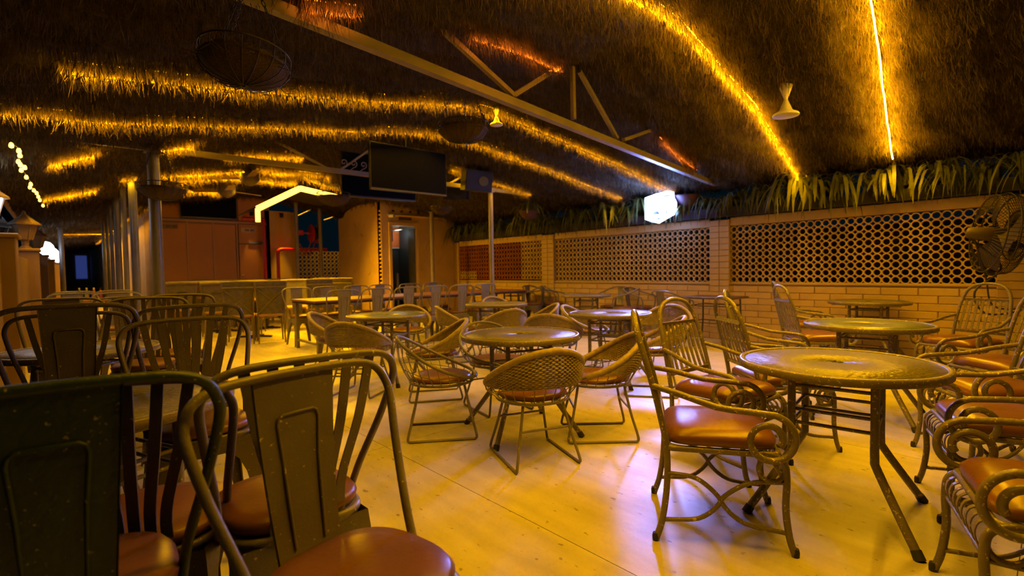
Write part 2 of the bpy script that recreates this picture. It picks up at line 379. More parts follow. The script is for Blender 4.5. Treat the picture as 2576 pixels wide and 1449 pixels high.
led_rope([(1560, 488), (1350, 405), (1215, 358), (1090, 325), (900, 315), (680, 303), (250, 285), (0, 262)], 'long amber rope light glowing through the straw between the truss and the televisions', 0.06, LEDM, 10)
led_rope([(1330, 480), (1230, 447), (1130, 415)], 'short amber rope light in the straw beside the loudspeaker', 0.06, LEDM, 8)
for a, b, lab in (((119, 399), (248, 370), 'amber rope light in the straw beside the string of bulbs, nearer the cross beam'), ((397, 362), (497, 350), 'amber rope light in the straw just behind the thick violet post'),
                  ((402, 432), (640, 417), 'long amber rope light in the straw above the dining group'), ((447, 442), (621, 439), 'amber rope light in the straw between the dining group ceiling fans'),
                  ((107, 491), (241, 466), 'amber rope light in the straw beside the string of bulbs, deeper in the aisle'), ((640, 417), (830, 440), 'amber rope light in the straw over the passage canopy'),
                  ((560, 378), (760, 384), 'amber rope light in the straw right behind the braced part of the cross beam'), ((640, 442), (745, 453), 'short amber rope light in the straw before the glowing canopy'),
                  ((455, 470), (560, 476), 'amber rope light in the straw above the panel wall television'), ((300, 440), (345, 436), 'short amber rope light at the heads of the aisle posts')):
    led_rope([a, b], lab, 0.06, LEDM, 24, glow=11, group='rope lights beyond the cross beam')
led_rope([(1180, 72), (1300, 112), (1405, 162)], 'orange rope light glowing at the head of the king post truss', 0.06, LEDO, 1.0, (1, .25, .02))
led_rope([(1660, 345), (1700, 380), (1742, 412)], 'short orange rope light where the truss meets the lattice wall', 0.06, LEDO, 0.6, (1, .25, .02))
led_rope([(760, -4), (900, 12)], 'orange rope light in the straw above the near end of the truss beam', 0.06, LEDO, 0.6, (1, .25, .02))
led_rope([Vector((1.55, 15.6, 2.92)), Vector((1.5, 31, 2.9))], 'amber rope light running along the wall side of the aisle', 0.06, LEDM, 10)
led_rope([Vector((0.1, 22, 2.62)), Vector((1.6, 23, 2.75))], 'amber rope light crossing the far end of the side aisle', 0.06, LEDM, 40)

# right-hand wall: brick dado, lattice screens, pillars ----------------
XW = 8.2
wall_r = struct(MB().box((XW + 0.17, 5.55, 0.47), (0.20, 12.3, 0.94)).build('wall_right', JOINT))
bm = MB().box((0, 0, 0), (0.035, 0.392, 0.094), bev=0.006)
b0 = None; nb = 0
for r in range(9):
    y = -0.35 + (0.2 if r % 2 else 0)
    while y < 11.4:
        if b0 is None: b0 = bm.build('brick', CREAMB, wall_r); o = b0
        else: o = b0.copy(); COL.objects.link(o)
        o.location = (XW + 0.058 + random.uniform(-.002, .002), y + 0.2, 0.055 + r * 0.1); y += 0.4; nb += 1
MB().box((XW + 0.12, 5.55, 0.945), (0.16, 12.3, 0.035), bev=0.006).build('sill', CREAMB, wall_r)
PILL = [(0.02, 0.52), (3.70, 4.04), (7.64, 8.02), (11.20, 11.42)]
for k, (a, b) in enumerate(PILL):
    p = struct(MB().box((XW + 0.15, (a + b) / 2, 1.0), (0.22, b - a, 2.0)).build('trim_%d' % (k + 1), JOINT))
    pb = MB().box((0, 0, 0), (0.03, (b - a) / 2 - 0.006, 0.094), bev=0.005).build('brick', CREAMB, p); first = True
    wdt = (b - a) / 2
    for r in range(20):
        for c in range(2):
            o = pb if first else pb.copy()
            if not first: COL.objects.link(o)
            first = False; o.location = (XW + 0.032, a + wdt * (c + 0.5), 0.05 + r * 0.1)
def lattice(y0, y1, z0, z1, pitch, thick, rb=0.36, rs=0.20, matfn=None, n=24):
    ny = round((y1 - y0) / pitch); nz = round((z1 - z0) / pitch); py = (y1 - y0) / ny; pz = (z1 - z0) / nz; B = MB()
    ang = [2 * PI * (i + 0.5) / n for i in range(n)]; inn = []; outr = []
    for a in ang:
        c, s_ = math.cos(a), math.sin(a); inn.append((rb * c, rb * s_))
        t = 0.5 / max(abs(c), abs(s_)); x, y = c * t, s_ * t
        cx, cy = math.copysign(.5, c), math.copysign(.5, s_)
        if (x - cx) ** 2 + (y - cy) ** 2 < rs * rs:     # cut by the small corner hole
            bq = c * cx + s_ * cy; cc = cx * cx + cy * cy - rs * rs; t = bq - math.sqrt(max(bq * bq - cc, 0)); x, y = c * t, s_ * t
        outr.append((x, y))
    for i in range(ny):
        for j in range(nz):
            oy = y0 + (i + .5) * py; oz = z0 + (j + .5) * pz; B.cur = matfn(i, j, oy, oz) if matfn else 0
            vs = []
            for x in (0, thick):
                for q in inn: vs.append((x, oy + q[0] * py, oz + q[1] * pz))
                for q in outr: vs.append((x, oy + q[0] * py, oz + q[1] * pz))
            fs = []
            for k in range(n):
                k2 = (k + 1) % n
                fs.append((k, n + k, n + k2, k2)); fs.append((k, k2, 2 * n + k2, 2 * n + k))
                c1 = abs(abs(outr[k][0]) - .5) > 1e-4 and abs(abs(outr[k][1]) - .5) > 1e-4; c2 = abs(abs(outr[k2][0]) - .5) > 1e-4 and abs(abs(outr[k2][1]) - .5) > 1e-4
                if c1 or c2: fs.append((n + k2, n + k, 3 * n + k, 3 * n + k2))
            B.add(vs, fs)
    return B
for (a, b, z0, z1) in ((0.52, 3.70, 0.955, 1.88), (4.04, 7.64, 0.965, 1.88)):
    lattice(a, b, z0, z1, 0.104, 0.045, .39, .21).build('lattice_screen', CREAM, wall_r, loc=(XW + 0.07, 0, 0))
yc = atX(1308, 650, XW).y; yl = atX(1195, 690, XW).y
lattice(8.02, 11.20, 0.99, 1.93, 0.104, 0.045, .39, .21, matfn=lambda i, j, y, z: 1 if (y > yc and not (y > yl and j < 2)) else 0).build('lattice_screen', [CREAM, TERRA], wall_r, loc=(XW + 0.07, 0, 0))
for a, b in ((0.52, 3.70), (4.04, 7.64), (8.02, 11.20)):
    MB().box((XW + 0.14, (a + b) / 2, 1.96), (0.18, b - a - 0.004, 0.14), bev=0.008).build('lintel', CREAM, wall_r)
struct(MB().box((XW + .17, -2.3, 1.0), (.2, 3.4, 2.0)).build('wall_right_end', CREAMB))
struct(MB().box((XW + 0.9, 5, 0.9), (0.06, 15, 1.8)).build('wall_outside', mat('night_wall', (0.02, 0.022, 0.03), 0.9)))

# service block with the doorway ---------------------------------------
YB = 11.42; XC = 6.03
wb = struct(MB().box((6.13, YB + 0.1, 1.5), (0.2, 0.2, 3.0)).box((7.66, YB + 0.1, 1.5), (1.2, 0.2, 3.0)).box((6.65, YB + 0.1, 2.7), (0.84, 0.2, 0.6)).build('wall_back', PLAST))
dd = struct(thing('door_1', loc=(0, 0, 0)))
MB().box((6.255, YB - 0.025, 1.2), (0.07, 0.05, 2.4)).build('door_frame', PLAST, dd)
MB().box((7.03, YB - 0.025, 1.2), (0.07, 0.05, 2.4)).build('door_frame', PLAST, dd)
MB().box((6.64, YB - 0.025, 2.44), (0.84, 0.05, 0.08)).build('door_frame', PLAST, dd)
MB().box((6.99, YB + 0.16, 1.18), (0.04, 0.3, 2.34)).build('door_edge', STEEL, dd)
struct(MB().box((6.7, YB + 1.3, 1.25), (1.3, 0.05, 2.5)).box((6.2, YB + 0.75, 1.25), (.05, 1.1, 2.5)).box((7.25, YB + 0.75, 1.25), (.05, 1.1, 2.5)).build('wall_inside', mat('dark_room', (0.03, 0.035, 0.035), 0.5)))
# hammered ochre flank with rounded head and modelled leaves
B = MB(); B.box((XC + 0.1, 12.7, 1.38), (0.2, 2.5, 2.76)); n = 16; vs = []
for i in range(n + 1):
    t = i / n; y = 11.45 + 2.5 * t; z = 2.76 + 0.26 * math.sqrt(max(0, 1 - (2 * t - 0.75) ** 2 if t > 0.375 else 1)) - 0.0; vs += [(XC, y, 2.76), (XC, y, z), (XC + .2, y, 2.76), (XC + .2, y, z)]
fs = []
for i in range(n):
    a = i * 4; b_ = a + 4; fs += [(a, a + 1, b_ + 1, b_), (a + 2, b_ + 2, b_ + 3, a + 3), (a + 1, a + 3, b_ + 3, b_ + 1)]
B.add(vs, fs); wside = struct(B.build('wall_side', PLAST))
for (y, z, s_, ang) in ((12.9, 2.5, .14, .5), (12.3, 2.45, .16, -.4), (13.2, 1.75, .15, .8), (12.7, 1.95, .12, -.6), (12.0, 1.6, .2, .9), (13.0, 1.25, .13, .2), (12.1, 1.2, .14, -.9), (12.5, 2.2, .1, .3), (11.9, 2.05, .13, .6), (13.3, 2.2, .1, -.3)):
    P = [(XC - 0.006, y + s_ * math.cos(ang) * u, z + s_ * math.sin(ang) * u + .03 * math.sin(u * 3)) for u in np.linspace(-1, 1, 7)]
    MB().tube(P, [.004, .014, .02, .022, .018, .012, .004], 6).build('relief_leaf', PLAST, wside)
for zz in (0.0,):
    P = MB()
    for k in range(27): P.lathe([(0.001, 0.03), (.03, .02), (.04, 0), (.03, -.02), (0.001, -.03)], 6, (XC - 0.005, 11.47, 0.15 + k * .1), M=None)
    P.build('bead_moulding', PLAST, wside)
MB().tube([(6.2, YB - .04, 2.66), (8.2, YB - .04, 2.66)], .03, 8).build('conduit', PLAST, wb)
k0 = None
for k in range(7):
    M_ = MB().lathe([(.001, .0), (.03, .0), (.03, .03), (.001, .035)], 10, M=Matrix.Rotation(PI / 2, 3, 'X')) if k0 is None else None
    if k0 is None: k0 = M_.build('stud', DARK, wb); o = k0
    else: o = k0.copy(); COL.objects.link(o)
    o.location = (6.35 + k * .25, YB - .02, 2.76)
for (x, z, s_, ang) in ((7.35, 1.9, .2, 1.2), (7.6, 1.8, .22, 1.9), (7.75, 1.5, .15, .6), (7.55, 1.0, .16, .3)):
    P = [(x + s_ * math.cos(ang) * u, YB - .008, z + s_ * math.sin(ang) * u + .03 * math.sin(u * 3)) for u in np.linspace(-1, 1, 7)]
    MB().tube(P, [.004, .014, .02, .02, .018, .012, .004], 6).build('relief_leaf', PLAST, wb)

# panelled building behind the dining group ------------------------------
YP = 15.0
def herring():
    M = bpy.data.materials.new('woven_bamboo'); M.use_nodes = True; N = M.node_tree.nodes; L = M.node_tree.links; b = N['Principled BSDF']; b.inputs['Roughness'].default_value = .6
    tc = N.new('ShaderNodeTexCoord'); sp = N.new('ShaderNodeSeparateXYZ'); L.new(tc.outputs['Object'], sp.inputs[0])
    pp = N.new('ShaderNodeMath'); pp.operation = 'PINGPONG'; pp.inputs[1].default_value = .22; L.new(sp.outputs['X'], pp.inputs[0])
    ad = N.new('ShaderNodeMath'); ad.operation = 'ADD'; L.new(pp.outputs[0], ad.inputs[0]); L.new(sp.outputs['Z'], ad.inputs[1])
    ml = N.new('ShaderNodeMath'); ml.operation = 'MULTIPLY'; ml.inputs[1].default_value = 130; L.new(ad.outputs[0], ml.inputs[0])
    sn = N.new('ShaderNodeMath'); sn.operation = 'SINE'; L.new(ml.outputs[0], sn.inputs[0])
    mr = N.new('ShaderNodeMapRange'); mr.inputs[1].default_value = -1; L.new(sn.outputs[0], mr.inputs[0])
    r = N.new('ShaderNodeValToRGB'); r.color_ramp.elements[0].color = (.40, .165, .03, 1); r.color_ramp.elements[1].color = (.56, .24, .045, 1); L.new(mr.outputs[0], r.inputs[0]); L.new(r.outputs[0], b.inputs['Base Color'])
    return M
HERR = herring()
wf = struct(MB().box((3.2, YP + .12, 1.75), (2.6, .2, 3.5)).build('wall_far', BROWN))
for i, (x0, x1) in enumerate(((1.94, 2.50), (2.52, 3.08), (3.10, 3.62))):
    MB().box((0, 0, 0), (x1 - x0, .03, 2.5)).build('panel', HERR, wf, loc=((x0 + x1) / 2, YP, 1.3))
for x in (1.93, 2.51, 3.09, 3.65, 4.36): MB().box((x, YP - .02, 1.3), (.035, .03, 2.6)).build('batten', mat('batten_wood', (.42, .23, .09), .5), wf)
MB().box((3.15, YP - .03, 2.62), (2.5, .05, .05)).build('rail', mat('batten_wood', (.42, .23, .09), .5), wf)
for (x0, x1) in ((1.94, 2.38), (3.70, 4.36)): MB().box(((x0 + x1) / 2, YP, 3.05), (x1 - x0, .03, .75)).build('panel', HERR, wf)
d2 = struct(thing('door_2', loc=(4.0, YP - .03, 0)))
MB().box((0, 0, 1.02), (.62, .04, 2.04)).build('door_leaf', HERR, d2); MB().box((0, 0, 2.32), (.62, .04, .5)).build('door_leaf', HERR, d2)
MB().lathe([(.001, .03), (.035, .02), (.04, 0), (.03, -.02), (.001, -.03)], 12, (-.25, -.05, 1.2)).build('door_handle', mat('brass', (.6, .42, .15), .3, .8), d2)
MB().box((.1, -.035, 2.09), (.36, .03, .05)).build('door_closer', STEEL, d2)
struct(MB().box((4.7, YP + .12, 1.5), (.75, .2, 3.0)).build('wall_plaster', PLAST))
struct(MB().box((5.1, 16.6, 1.5), (.2, 3.0, 3.0)).build('wall_passage', PLAST))
ws = struct(MB().box((1.88, 30.5, 1.6), (.1, 31, 3.2)).build('wall_aisle', mat('aisle_plaster', (.66, .46, .2), .7, 0, .15, 2)))
rib = None
for k in range(10):
    if rib is None: rib = MB().box((0, 0, 0), (.03, .05, 2.6)).build('rib', CREAM, ws); o = rib
    else: o = rib.copy(); COL.objects.link(o)
    o.location = (1.82, 15.2 + k * .16, 1.5)
struct(MB().box((.7, 46.0, 1.6), (3.2, .1, 3.2)).build('wall_end', mat('end_wall', (.18, .12, .08), .8)))
# far lattice behind the passage
YL = 16.8
we = struct(MB().box((6.3, YL + .1, .5), (3.2, .2, 1.0)).build('wall_passage_end', CREAM))
B = lattice(5.2, 7.9, 1.0, 1.95, .135, .06); B.v = [(v[1], v[0], v[2]) for v in B.v]; B.build('lattice_screen', CREAM, we, loc=(0, YL, 0))

# parapet on the left with pillars -------------------------------------
PARA = mat('parapet_paint', (.24, .15, .085), .5, 0, .15, 2)
PILY = [8.3, 12.4, 15.6, 19.4, 23.5, 28.0, 33.0]
def pex(y): return -.49 + max(0, y - 8.3) * .028
wl = struct(MB().beam((pex(6) - .1, 5.4, .78), (pex(45) - .1, 45, .78), .14, 1.56).build('wall_left', PARA))
for y in PILY:
    MB().box((pex(y), y, .85), (.34, .5, 1.7), bev=.012).build('pillar', PARA, wl); MB().box((pex(y), y, 1.725), (.40, .56, .05), bev=.012).build('pillar_cap', PARA, wl)
for i in range(len(PILY) - 1):
    ym = (PILY[i] + PILY[i + 1]) / 2; MB().box((pex(ym) + .0, ym, .8), (.03, (PILY[i + 1] - PILY[i]) * .62, 1.2), rz=-.028, bev=.008).build('panel', PARA, wl)

# ================================================================== FURNITURE BUILDERS (local +Y is where the sitter looks)
def tolix(name, style, P, cush=LEATH, arm=False):
    t = thing(name); zs_ = .455 if arm else .49; top = .86 if arm else 1.045; hw = .275 if arm else .285; yt = -.25; yb = -.19
    # seat pan and turned skirt
    MB().loft([(.180, .180, zs_ - .085, 4), (.192, .192, zs_ - .075, 4), (.197, .197, zs_ - .02, 4), (.205, .205, zs_ - .005, 4), (.205, .205, zs_ + .008, 4), (.195, .195, zs_ + .014, 4)], 32).build('seat', P, t)
    MB().loft([(.175, .175, zs_ + .015, 3.2), (.200, .200, zs_ + .022, 3.0), (.207, .207, zs_ + .045, 2.9), (.195, .195, zs_ + .062, 2.8), (.14, .14, zs_ + .072, 2.6), (.05, .05, zs_ + .075, 2.4)], 36).build('cushion', cush, t)
    # four sheet-metal legs, wide at the top and tapering to the foot
    for sx in (-1, 1):
        for sy in (-1, 1):
            B = MB(); zs = [zs_ - .01, zs_ - .06, zs_ - .12, zs_ - .19, zs_ - .31, .0]; ws = [.188, .135, .088, .064, .05, .036]; vs = []
            for z, wd in zip(zs, ws):
                e = .192 + (zs_ - z) * .09
                for d in (0, .006): vs += [(sx * (e - d), sy * (e - wd), z), (sx * (e - d), sy * (e - d), z), (sx * (e - wd), sy * (e - d), z)]
            fs = []
            for i in range(len(zs) - 1):
                a = i * 6; b = a + 6
                for q in (0, 1): fs += [(a + q, a + q + 1, b + q + 1, b + q), (a + 3 + q, b + 3 + q, b + 4 + q, a + 4 + q)]
                fs += [(a, b, b + 3, a + 3), (a + 2, a + 5, b + 5, b + 2)]
            B.add(vs, fs).build('leg', P, t)
    for s in (-1, 1):
        MB().tube(spl([(s * .205, -.12, zs_ - .16), (s * .19, -.07, zs_ - .075), (s * .185, 0, zs_ - .06), (s * .19, .07, zs_ - .075), (s * .205, .12, zs_ - .16)], 4), .006, 6).build('brace', P, t)
    MB().tube(spl([(-.12, -.205, zs_ - .16), (-.07, -.19, zs_ - .075), (0, -.185, zs_ - .06), (.07, -.19, zs_ - .075), (.12, -.205, zs_ - .16)], 4), .006, 6).build('brace', P, t)
    r = .0125
    if arm: H = [(.20, .17, .45), (.245, .19, .60), (.265, .17, .695), (.275, .08, .735), (.27, -.08, .775), (.22, -.20, .83), (.12, -.245, .86), (0, -.25, .865)]     # low arm hoop sweeping forward
    else: H = [(.208, -.02, zs_ - .02), (.225, -.08, zs_ + .12), (.262, -.16, zs_ + .30), (.284, -.205, top - .125), (.281, -.225, top - .07), (.255, -.238, top - .025), (.20, -.245, top - .003), (.10, -.249, top + .004), (0, -.25, top + .005)]
    full = H + [(-x, y, z) for x, y, z in reversed(H[:-1])]
    MB().tube(spl(full, 5), r, 10).build('hoop', P, t)
    if style == 'splat':
        wt, wb_ = (.115, .085) if not arm else (.075, .06); z0 = zs_ + .005
        def yy(z): k = (z - z0) / (top - z0); return yb + (yt - yb) * k - .012 * math.sin(k * PI)
        B = MB(); zs = np.linspace(z0, top, 9); vs = []
        for z in zs:
            k = (z - z0) / (top - z0); wd = wb_ + (wt - wb_) * k; y = yy(z)
            vs += [(-wd, y, z), (wd, y, z), (wd, y - .012, z), (wd - .004, y - .004, z), (-wd + .004, y - .004, z), (-wd, y - .012, z)]
        B.add(vs, [(i * 6 + q, i * 6 + (q + 1) % 6, i * 6 + 6 + (q + 1) % 6, i * 6 + 6 + q) for i in range(8) for q in range(6)]); sp = B.build('splat', P, t)
        k1 = (top - .11 - z0) / (top - z0); w1 = (wb_ + (wt - wb_) * k1) * .54; w0 = wb_ * .50; za = z0 + .07; zm = (za + top) / 2
        for dy in (.001, -.006):
            pts = [(-w0, yy(za) + dy, za), (-(w0 + w1) / 2, yy(zm) + dy, zm), (-w1, yy(top - .135) + dy, top - .135), (-w1 * .93, yy(top - .12) + dy, top - .118), (-w1 * .75, yy(top - .11) + dy, top - .11),
                   (w1 * .75, yy(top - .11) + dy, top - .11), (w1 * .93, yy(top - .12) + dy, top - .118), (w1, yy(top - .135) + dy, top - .135), ((w0 + w1) / 2, yy(zm) + dy, zm), (w0, yy(za) + dy, za)]
            MB().tube(pts, .005, 6).build('embossed_line', P, sp)
    else:
        for k in range(6):
            u = (k - 2.5) / 2.5; x1 = u * .185; x0 = u * .10; zt = top - .012 * u * u
            MB().strip(spl([(x0, -.185, zs_ + .005), (x0 * 1.02, -.20, zs_ + .14), ((x0 + x1) / 2 * 1.05, -.23, zs_ + .34), (x1, -.246, zt)], 4), (1, 0, 0), .030, .006).build('slat', P, t)
    return Proto(t)

def wicker_chair(name, woven=True):
    t = thing(name); P = PAINT
    N = 44
    def rim(a): return Vector((.315 * math.sin(a), -.03 - .295 * math.cos(a), 0.592 + .152 * math.cos(a) + .02 * math.cos(2 * a) - .02))
    def ring(a, rr=.235): return Vector((rr * math.sin(a), -rr * math.cos(a), .405))
    MB().tube([rim(2 * PI * i / N) for i in range(N)], .0125, 8, closed=True).build('rim', P, t)
    MB().tube([ring(2 * PI * i / 32) for i in range(32)], .011, 8, closed=True).build('seat_ring', P, t)
    def surf(a, s):
        p = ring(a).lerp(rim(a), s); o = Vector((math.sin(a), -math.cos(a), 0)); return p + o * (.035 * math.sin(s * PI))
    B = MB()
    for i in range(26):
        a = 2 * PI * (i + .5) / 26
        if (rim(a) - ring(a)).length > .05: B.tube([surf(a, s) for s in (0, .25, .5, .75, 1)], .0032, 5)
    for s in (.38,): B.tube([surf(a, s) for a in np.linspace(-2.2, 2.2, 30)], .0032, 5)
    B.build('spokes', P, t)
    B = MB()
    for i in range(7): x = -.18 + i * .06; yv = math.sqrt(max(.0, .232 ** 2 - x * x)); B.tube([(x, -yv, .402), (x, yv, .402)], .003, 4)
    B.build('seat_wires', P, t)
    MB().loft([(.20, .20, .412, 2), (.222, .222, .420, 2), (.226, .226, .438, 2), (.21, .21, .455, 2), (.14, .14, .465, 2), (.05, .05, .468, 2)], 36).build('cushion', LEATH, t)
    for s in (-1, 1):
        pts = spl([(s * .135, .165, .40), (s * .175, .205, .20), (s * .212, .245, .045), (s * .216, .238, .012), (s * .216, .20, .009), (s * .216, 0, .009), (s * .216, -.20, .009), (s * .216, -.238, .012), (s * .212, -.245, .045), (s * .175, -.205, .20), (s * .135, -.165, .40)], 4)
        MB().tube(pts, .0095, 8).build('leg_frame', P, t)
    for y in (-.195, .195): MB().tube([(-.168, y, .235), (.168, y, .235)], .008, 6).build('stretcher', P, t)
    if woven:
        B = MB(); rows = 20; A = 1.95; ns = 30
        aa = np.linspace(-A, A, ns * 2 + 1)
        for k in range(rows):
            pts = []; rad = []
            for i, a in enumerate(aa):
                lo = .30 + .62 * (abs(a) / A) ** 2.6; s = lo + (1.04 - lo) * (k + .5) / rows
                p = surf(a, min(s, 1.0)); o = Vector((math.sin(a), -math.cos(a), 0))
                if s > 1: p = p + Vector((0, 0, .012))
                p = p + o * (.0055 * (1 if (i + k) % 2 else -1)); pts.append(p); rad.append(.0062 * (.55 + .45 * (1 - (abs(a) / A) ** 4)))
            B.tube(pts, rad, 5)
        wv = B.build('wicker_back', WICK, t); wv['kind'] = 'stuff'
        B = MB(); pts = [rim(a) for a in np.linspace(-A - .15, A + .15, 60)]; B.tube(pts, [.021 + .002 * (i % 2) for i in range(60)], 8); B.build('rim_binding', WICK, t)
    return Proto(t)

def scroll_chair(name, P=PAINTW):
    t = thing(name); r = .0145
    S = [(.245, -.275, 0), (.238, -.245, .10), (.23, -.225, .25), (.228, -.225, .42), (.222, -.255, .58), (.212, -.30, .76), (.19, -.34, .90), (.13, -.362, .985), (0, -.37, 1.015)]
    MB().tube(spl(S + [(-x, y, z) for x, y, z in reversed(S[:-1])], 5), r, 10).build('back_frame', P, t)
    def by(z): return -.235 - (z - .52) * .30
    for z, wd in ((.855, .19), (.545, .205)): MB().strip([(-wd, by(z), z), (wd, by(z), z)], (0, .3, 1), .028, .008).build('back_rail', P, t)
    for k in range(8):
        u = (k - 3.5) / 3.5; MB().strip([(u * .18, by(.55) , .55), (u * .172, by(.70) - .006, .70), (u * .163, by(.85), .85)], (1, 0, 0), .023, .005).build('slat', P, t)
    MB().tube(rrect(-.235, .235, -.225, .235, .425, .03), r, 8, closed=True).build('seat_frame', P, t)
    MB().loft([(.225, .215, .44, 7, 0, .005), (.245, .235, .447, 6, 0, .005), (.25, .24, .472, 5, 0, .005), (.235, .225, .497, 4, 0, .005), (.18, .17, .512, 3.2, 0, .005), (.08, .08, .518, 2.5, 0, .005)], 44).build('cushion', LEATH, t)
    for s in (-1, 1):
        # arm ending in a scroll
        A = [(s * .222, -.285, .70), (s * .255, -.17, .675), (s * .283, -.02, .632), (s * .292, .10, .622), (s * .292, .20, .612)]
        cy, cz = .185, .505; th = np.linspace(PI * .42, -PI * 2.15, 34)
        for i, a in enumerate(th):
            rr = .108 - .062 * (i / 33) ** 1.0; A.append((s * .292, cy + rr * math.cos(a), cz + rr * math.sin(a)))
        MB().tube(spl(A, 2), r, 8).build('arm', P, t)
        # front leg with a small loop under the seat
        Lg = [(s * .235, .12, .425), (s * .238, .20, .425), (s * .240, .252, .395), (s * .243, .262, .32), (s * .245, .258, .20), (s * .248, .272, .08), (s * .25, .295, 0)]
        MB().tube(spl(Lg, 5), r, 8).build('leg', P, t)
        C = [(s * .238, .205 + .052 * math.cos(a), .362 + .052 * math.sin(a)) for a in np.linspace(PI * .45, PI * 1.95, 16)]
        MB().tube(C, .011, 6).build('leg_loop', P, t)
        # paired half-oval side braces
        MB().tube(spl([(s * .234, -.225, .31), (s * .234, -.10, .295), (s * .234, -.012, .225), (s * .234, -.008, .185), (s * .234, -.09, .115), (s * .236, -.24, .095)], 5), .0105, 6).build('side_brace', P, t)
        MB().tube(spl([(s * .238, .255, .31), (s * .236, .12, .295), (s * .234, .016, .225), (s * .234, .012, .185), (s * .238, .10, .115), (s * .245, .262, .095)], 5), .0105, 6).build('side_brace', P, t)
        for y, x in ((-.275, .245), (.295, .25)): MB().lathe([(.015, 0), (.016, .02), (.013, .035)], 10, (s * x, y, 0)).build('foot_cap', RUB, t)
    MB().tube([(-.24, .258, .315), (.24, .258, .315)], .009, 8).build('front_rail', P, t)
    for k in range(8):
        x = (k - 3.5) * .052; MB().strip(spl([(x, .225, .425), (x, .262, .405), (x, .272, .365), (x, .258, .318)], 3), (1, 0, 0), .018, .004).build('strap', P, t)
    return Proto(t)

def xback_chair(name, cross=True):
    t = thing(name); P = mat('olive_rattan', (.12, .10, .05), .6, 0, .35, 18, bump=.3, bscale=110); Q = mat('rattan_trim', (.17, .135, .065), .55, 0, .3, 10)
    MB().loft([(.225, .215, .43, 6), (.235, .225, .445, 6), (.235, .225, .47, 5), (.20, .19, .485, 4)], 28).build('seat', mat('seat_wood', (.34, .19, .07), .5), t)
    for s in (-1, 1):
        MB().tube([(s * .20, .20, .44), (s * .215, .225, 0)], [.017, .013], 8).build('leg', Q, t)
        MB().tube([(s * .20, -.20, .44), (s * .215, -.25, 0)], [.017, .013], 8).build('leg', Q, t)
        MB().tube(spl([(s * .19, -.19, .30), (s * .12, -.20, .40), (0, -.20, .42)], 4), .008, 6).build('brace', Q, t)
    top = 1.0 if cross else .97; wt = .25 if cross else .27; wb_ = .21
    def y(z): return -.205 - (z - .46) * .22
    B = MB(); vs = []; zs = np.linspace(.47, top, 7); nx = 8
    for z in zs:
        k = (z - .47) / (top - .47); wd = wb_ + (wt - wb_) * k
        for i in range(nx + 1): u = -1 + 2 * i / nx; vs.append((u * wd, y(z) + .03 * u * u, z))
    nv = len(vs); vs += [(a, b - .018, c) for a, b, c in vs]; fs = []
    for i in range(6):
        for j in range(nx): a = i * (nx + 1) + j; q = a + nx + 1; fs += [(a, q, q + 1, a + 1), (nv + a, nv + a + 1, nv + q + 1, nv + q)]
        for a in (i * (nx + 1), i * (nx + 1) + nx): q = a + nx + 1; fs.append((a, q, nv + q, nv + a))
    B.add(vs, fs, True).build('back_panel', P, t)
    for s in (-1, 1): MB().tube([(s * wb_, y(.46) + .02, .44), (s * wt, y(top) + .02, top + .005)], .014, 8).build('back_post', Q, t)
    if cross:
        MB().tube([(-wt, y(top) + .02, top), (0, y(top) - .008, top + .004), (wt, y(top) + .02, top)], .013, 8).build('top_rail', Q, t)
        MB().tube([(-wt * .96, y(top) + .0, top - .09), (0, y(top) - .015, top - .085), (wt * .96, y(top) + .0, top - .09)], .009, 6).build('mid_rail', Q, t)
        for s in (-1, 1): MB().tube([(-s * wb_, y(.48) - .004, .48), (0, y(.70) - .024, .70), (s * wt * .96, y(top - .1) - .006, top - .1)], .009, 6).build('cross_bar', Q, t)
    else:
        MB().tube([(-wt - .01, y(top) + .01, top), (-wt * .5, y(top) - .012, top + .006), (wt * .5, y(top) - .012, top + .006), (wt + .01, y(top) + .01, top)], .03, 10).build('rolled_top', Q, t)
        MB().tube([(-.08, y(.80) - .026, .80), (.08, y(.80) - .026, .80)], .011, 8).build('handle_slot', DARK, t)
    return Proto(t)

def round_table(name, glass=GLASS, P=PAINTW, R=.45, H=.75):
    t = thing(name)
    MB().lathe([(R - .030, H - .038), (R - .004, H - .038), (R, H - .034), (R, H - .006), (R - .005, H), (R - .022, H), (R - .026, H - .004), (R - .026, H - .012)], 72).build('rim', P, t)
    g = MB().lathe([(.026, H - .012), (.026, H - .006), (R - .026, H - .006), (R - .026, H - .012)], 64, cap=False).build('glass_top', glass, t)
    MB().lathe([(.026, H - .012), (.026, H - .004), (.020, H - .003), (.018, H - .012)], 24).build('parasol_hole', DARK, g)
    q = .17; ft = .335
    for sx in (-1, 1):
        for sy in (-1, 1):
            pts = spl([(sx * q, sy * q, H - .03), (sx * q, sy * q, .50), (sx * q, sy * q, .34), (sx * (q + .012), sy * (q + .012), .29), (sx * (ft - .05), sy * (ft - .05), .10), (sx * ft, sy * ft, .012)], 4)
            lg = MB().tube(pts, .0185, 10).build('leg', P, t)
            MB().tube([(sx * (ft - .012), sy * (ft - .012), .034), (sx * (ft + .004), sy * (ft + .004), 0)], [.021, .023], 10).build('foot_cap', RUB, lg)
    for z in (.64, .52, .455): MB().tube(rrect(-q, q, -q, q, z, .035), .009, 8, closed=True).build('stretcher', P, t)
    for s in (-1, 1): MB().tube([(s * q, -R * .82, H - .045), (s * q, R * .82, H - .045)], .010, 8).build('top_bar', P, t)
    return Proto(t)

